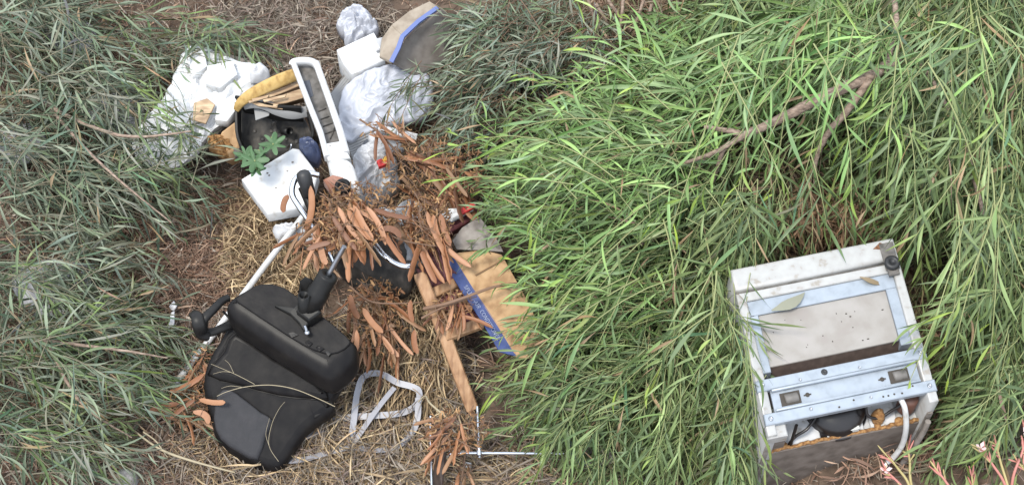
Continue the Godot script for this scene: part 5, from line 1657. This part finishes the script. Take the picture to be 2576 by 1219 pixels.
func build_pods() -> void:
	rng.seed = 2024
	pods("big fan of brown seed pods beside the black rubber foot, amid the heap", 890, 540, 0.42, 62, 45, 28, 90, 75, 0.13, 0.20, 520, [[850, 470, 0.44], [900, 530, 0.46], [1000, 600, 0.44], [1130, 622, 0.40]], 0.12, 0.0, [[835, 542, 899, 629, 0.50, 0.47], [873, 528, 937, 605, 0.51, 0.48], [888, 515, 942, 604, 0.53, 0.49], [922, 519, 960, 617, 0.53, 0.48], [905, 598, 911, 649, 0.47, 0.43], [832, 609, 773, 630, 0.45, 0.43], [781, 467, 758, 577, 0.50, 0.42], [939, 525, 1029, 550, 0.51, 0.49], [873, 604, 890, 661, 0.46, 0.42], [956, 574, 1005, 602, 0.50, 0.48], [724, 489, 714, 535, 0.42, 0.38], [806, 618, 823, 664, 0.43, 0.39], [850, 520, 905, 600, 0.52, 0.48]])
	pods("brown pods spilling left over the chrome tube, beside the white pole's end", 800, 590, 0.34, 105, 50, 14, 50, 50, 0.12, 0.18, 90, [[840, 560, 0.38], [810, 610, 0.36], [780, 660, 0.3]])
	pods("hanging brown pods left of the grey cardboard flap", 1070, 560, 0.36, 72, 35, 18, 60, 60, 0.14, 0.20, 220, [[1050, 520, 0.38], [1070, 580, 0.40], [1100, 660, 0.34]], 0.12, 0.0, [[1072, 531, 1130, 643, 0.47, 0.40], [1107, 536, 1135, 617, 0.46, 0.40], [1090, 540, 1112, 610, 0.47, 0.42]])
	pods("dark brown pods at the upper right of the heap, under the green shrub's edge", 1090, 430, 0.26, 50, 50, 40, 115, 80, 0.13, 0.20, 420, [[940, 320, 0.3], [1020, 400, 0.32], [1150, 500, 0.28]], 0.14, 0.5)
	pods("few thin curled pods in front of the big translucent bag", 970, 325, 0.36, 40, 60, 7, 60, 24, 0.10, 0.15, 20, [[905, 300, 0.34], [960, 340, 0.36], [1010, 400, 0.32]], 0.06, 0.2)
	pods("brown pods hanging in straw just right of the office chair's seat", 945, 770, 0.16, 80, 55, 24, 66, 66, 0.11, 0.17, 200, [[880, 720, 0.26], [940, 760, 0.28], [1060, 760, 0.26]], 0.12, 0.0, [[912, 774, 965, 834, 0.30, 0.26], [897, 829, 872, 909, 0.27, 0.24], [1032, 754, 1042, 809, 0.30, 0.26], [880, 740, 905, 800, 0.30, 0.26]])
	pods("curled brown pods draped over the wooden chair's red seat", 1138, 768, 0.27, 75, 60, 17, 44, 36, 0.09, 0.14, 90, [[1060, 800, 0.3], [1120, 770, 0.33], [1200, 745, 0.33]], 0.08)
	pods("brown pods drooping below the heap, beside the wooden chair's leg", 960, 850, 0.12, 85, 30, 9, 60, 40, 0.11, 0.16, 30, [[930, 800, 0.16], [960, 850, 0.16], [980, 900, 0.12]], 0.12, 0.0, [[962, 848, 1004, 895, 0.2, 0.16], [1042, 829, 1052, 889, 0.22, 0.18]])
	pods("orange-brown pod bunch on the ground left of the office chair", 475, 1030, 0.07, 350, 60, 24, 70, 40, 0.09, 0.15, 150, [[400, 1040, 0.08], [470, 1030, 0.12], [540, 1000, 0.12]], 0.12, 0.0, [[515, 940, 420, 972, 0.18, 0.16], [490, 1004, 430, 1054, 0.20, 0.17], [485, 1034, 520, 1070, 0.19, 0.16], [500, 1004, 563, 1009, 0.20, 0.25], [450, 1014, 375, 1034, 0.19, 0.15]])
	pods("small pods between the white pole and the office chair's back", 500, 920, 0.07, 60, 70, 10, 26, 50, 0.09, 0.14, 40, [[470, 960, 0.06], [500, 920, 0.1], [520, 870, 0.1]])
	pods("pods lying on the chrome stand's brown board at the bottom", 1150, 1085, 0.21, 120, 50, 16, 70, 50, 0.10, 0.16, 170, [[1090, 1090, 0.2], [1150, 1070, 0.24], [1220, 1060, 0.22]])
	pods("single loose pods on the grass below the chrome stand's collar", 1165, 1185, 0.10, 95, 20, 3, 12, 16, 0.13, 0.16, 10, [[1170, 1140, 0.14], [1165, 1180, 0.12], [1160, 1210, 0.1]], 0.03)

func _ready() -> void:
	hills.seed = 3
	hills.frequency = 0.01
	crinkle.seed = 5
	crinkle.frequency = 1.0
	crinkle.fractal_octaves = 2
	var cam := Camera3D.new()
	cam.name = "camera"
	cam.fov = rad_to_deg(2.0 * atan(609.5 / F))
	cam.near = 0.1
	cam.far = 600.0
	cam.transform = Transform3D(Basis(Vector3.RIGHT, UPV, -FWD), CAM)
	add_child(cam)
	cam.current = true
	var sky := ProceduralSkyMaterial.new()
	sky.sky_top_color = Color(0.90, 0.94, 1.0)
	sky.sky_horizon_color = Color(0.86, 0.88, 0.92)
	sky.sky_curve = 0.2
	sky.ground_bottom_color = Color(0.30, 0.28, 0.25)
	sky.ground_horizon_color = Color(0.55, 0.54, 0.52)
	sky.sun_angle_max = 1.0
	var s := Sky.new()
	s.sky_material = sky
	var env := Environment.new()
	env.background_mode = Environment.BG_SKY
	env.sky = s
	env.background_energy_multiplier = 0.85
	env.tonemap_mode = Environment.TONE_MAPPER_LINEAR
	env.tonemap_exposure = 2.45
	env.sdfgi_enabled = true
	env.ssao_enabled = true
	env.ssil_enabled = true
	var we := WorldEnvironment.new()
	we.name = "sky_and_air"
	we.environment = env
	add_child(we)
	var sun := DirectionalLight3D.new()
	sun.name = "sun"
	sun.light_energy = 0.5
	sun.light_color = Color(1.0, 0.98, 0.94)
	sun.light_angular_distance = 14.0
	sun.shadow_enabled = true
	sun.look_at_from_position(Vector3(-1.2, 4.0, 0.8), Vector3.ZERO, Vector3.UP)
	add_child(sun)
	make_materials()
	M.red_weave = plain(lin(0.22, 0.075, 0.075), 0.7)
	M.yellow_pad = grained([[0.20, 0.11, 0.03], [0.40, 0.26, 0.085], [0.46, 0.32, 0.13]], [0.15, 0.45, 0.85], 0.015, 0.8, 0.0, Vector3.ONE * 4.0, 1.0, 26)
	M.dark_board_warm = plain(lin(0.12, 0.065, 0.03), 0.8)
	M.slate = plain(lin(0.055, 0.06, 0.075), 0.6)
	M.maroon_light = plain(lin(0.25, 0.11, 0.07), 0.5)
	M.card_pale = grained([[0.20, 0.16, 0.12], [0.27, 0.225, 0.175], [0.31, 0.265, 0.21]], [0.15, 0.5, 0.85], 0.012, 0.85, 0.0, Vector3.ONE * 2.5, 0.5, 29)
	M.card_dark = plain(lin(0.17, 0.10, 0.05), 0.85)
	M.print_blue_faded = plain(lin(0.10, 0.135, 0.30), 0.7)
	M.old_rose = grained([[0.10, 0.035, 0.04], [0.22, 0.095, 0.10]], [0.3, 0.8], 0.02, 0.85, 0.0, Vector3.ONE * 3.0, 1.0, 27)
	M.old_sheet = grained([[0.25, 0.25, 0.26], [0.38, 0.385, 0.40]], [0.3, 0.8], 0.02, 0.6, 0.0, Vector3.ONE * 3.0, 0.5, 28)
	M.straw_pale = plain(lin(0.32, 0.27, 0.18), 0.7)
	rng.seed = 1
	make_shapes()
	build_ground()
	build_fridge()
	build_office_chair()
	build_tube_chair()
	build_wooden_chair()
	build_rubbish()
	build_pods()
	build_small_plants()
	rng.seed = 11
	build_straw()
	rng.seed = 21
	build_bushes()
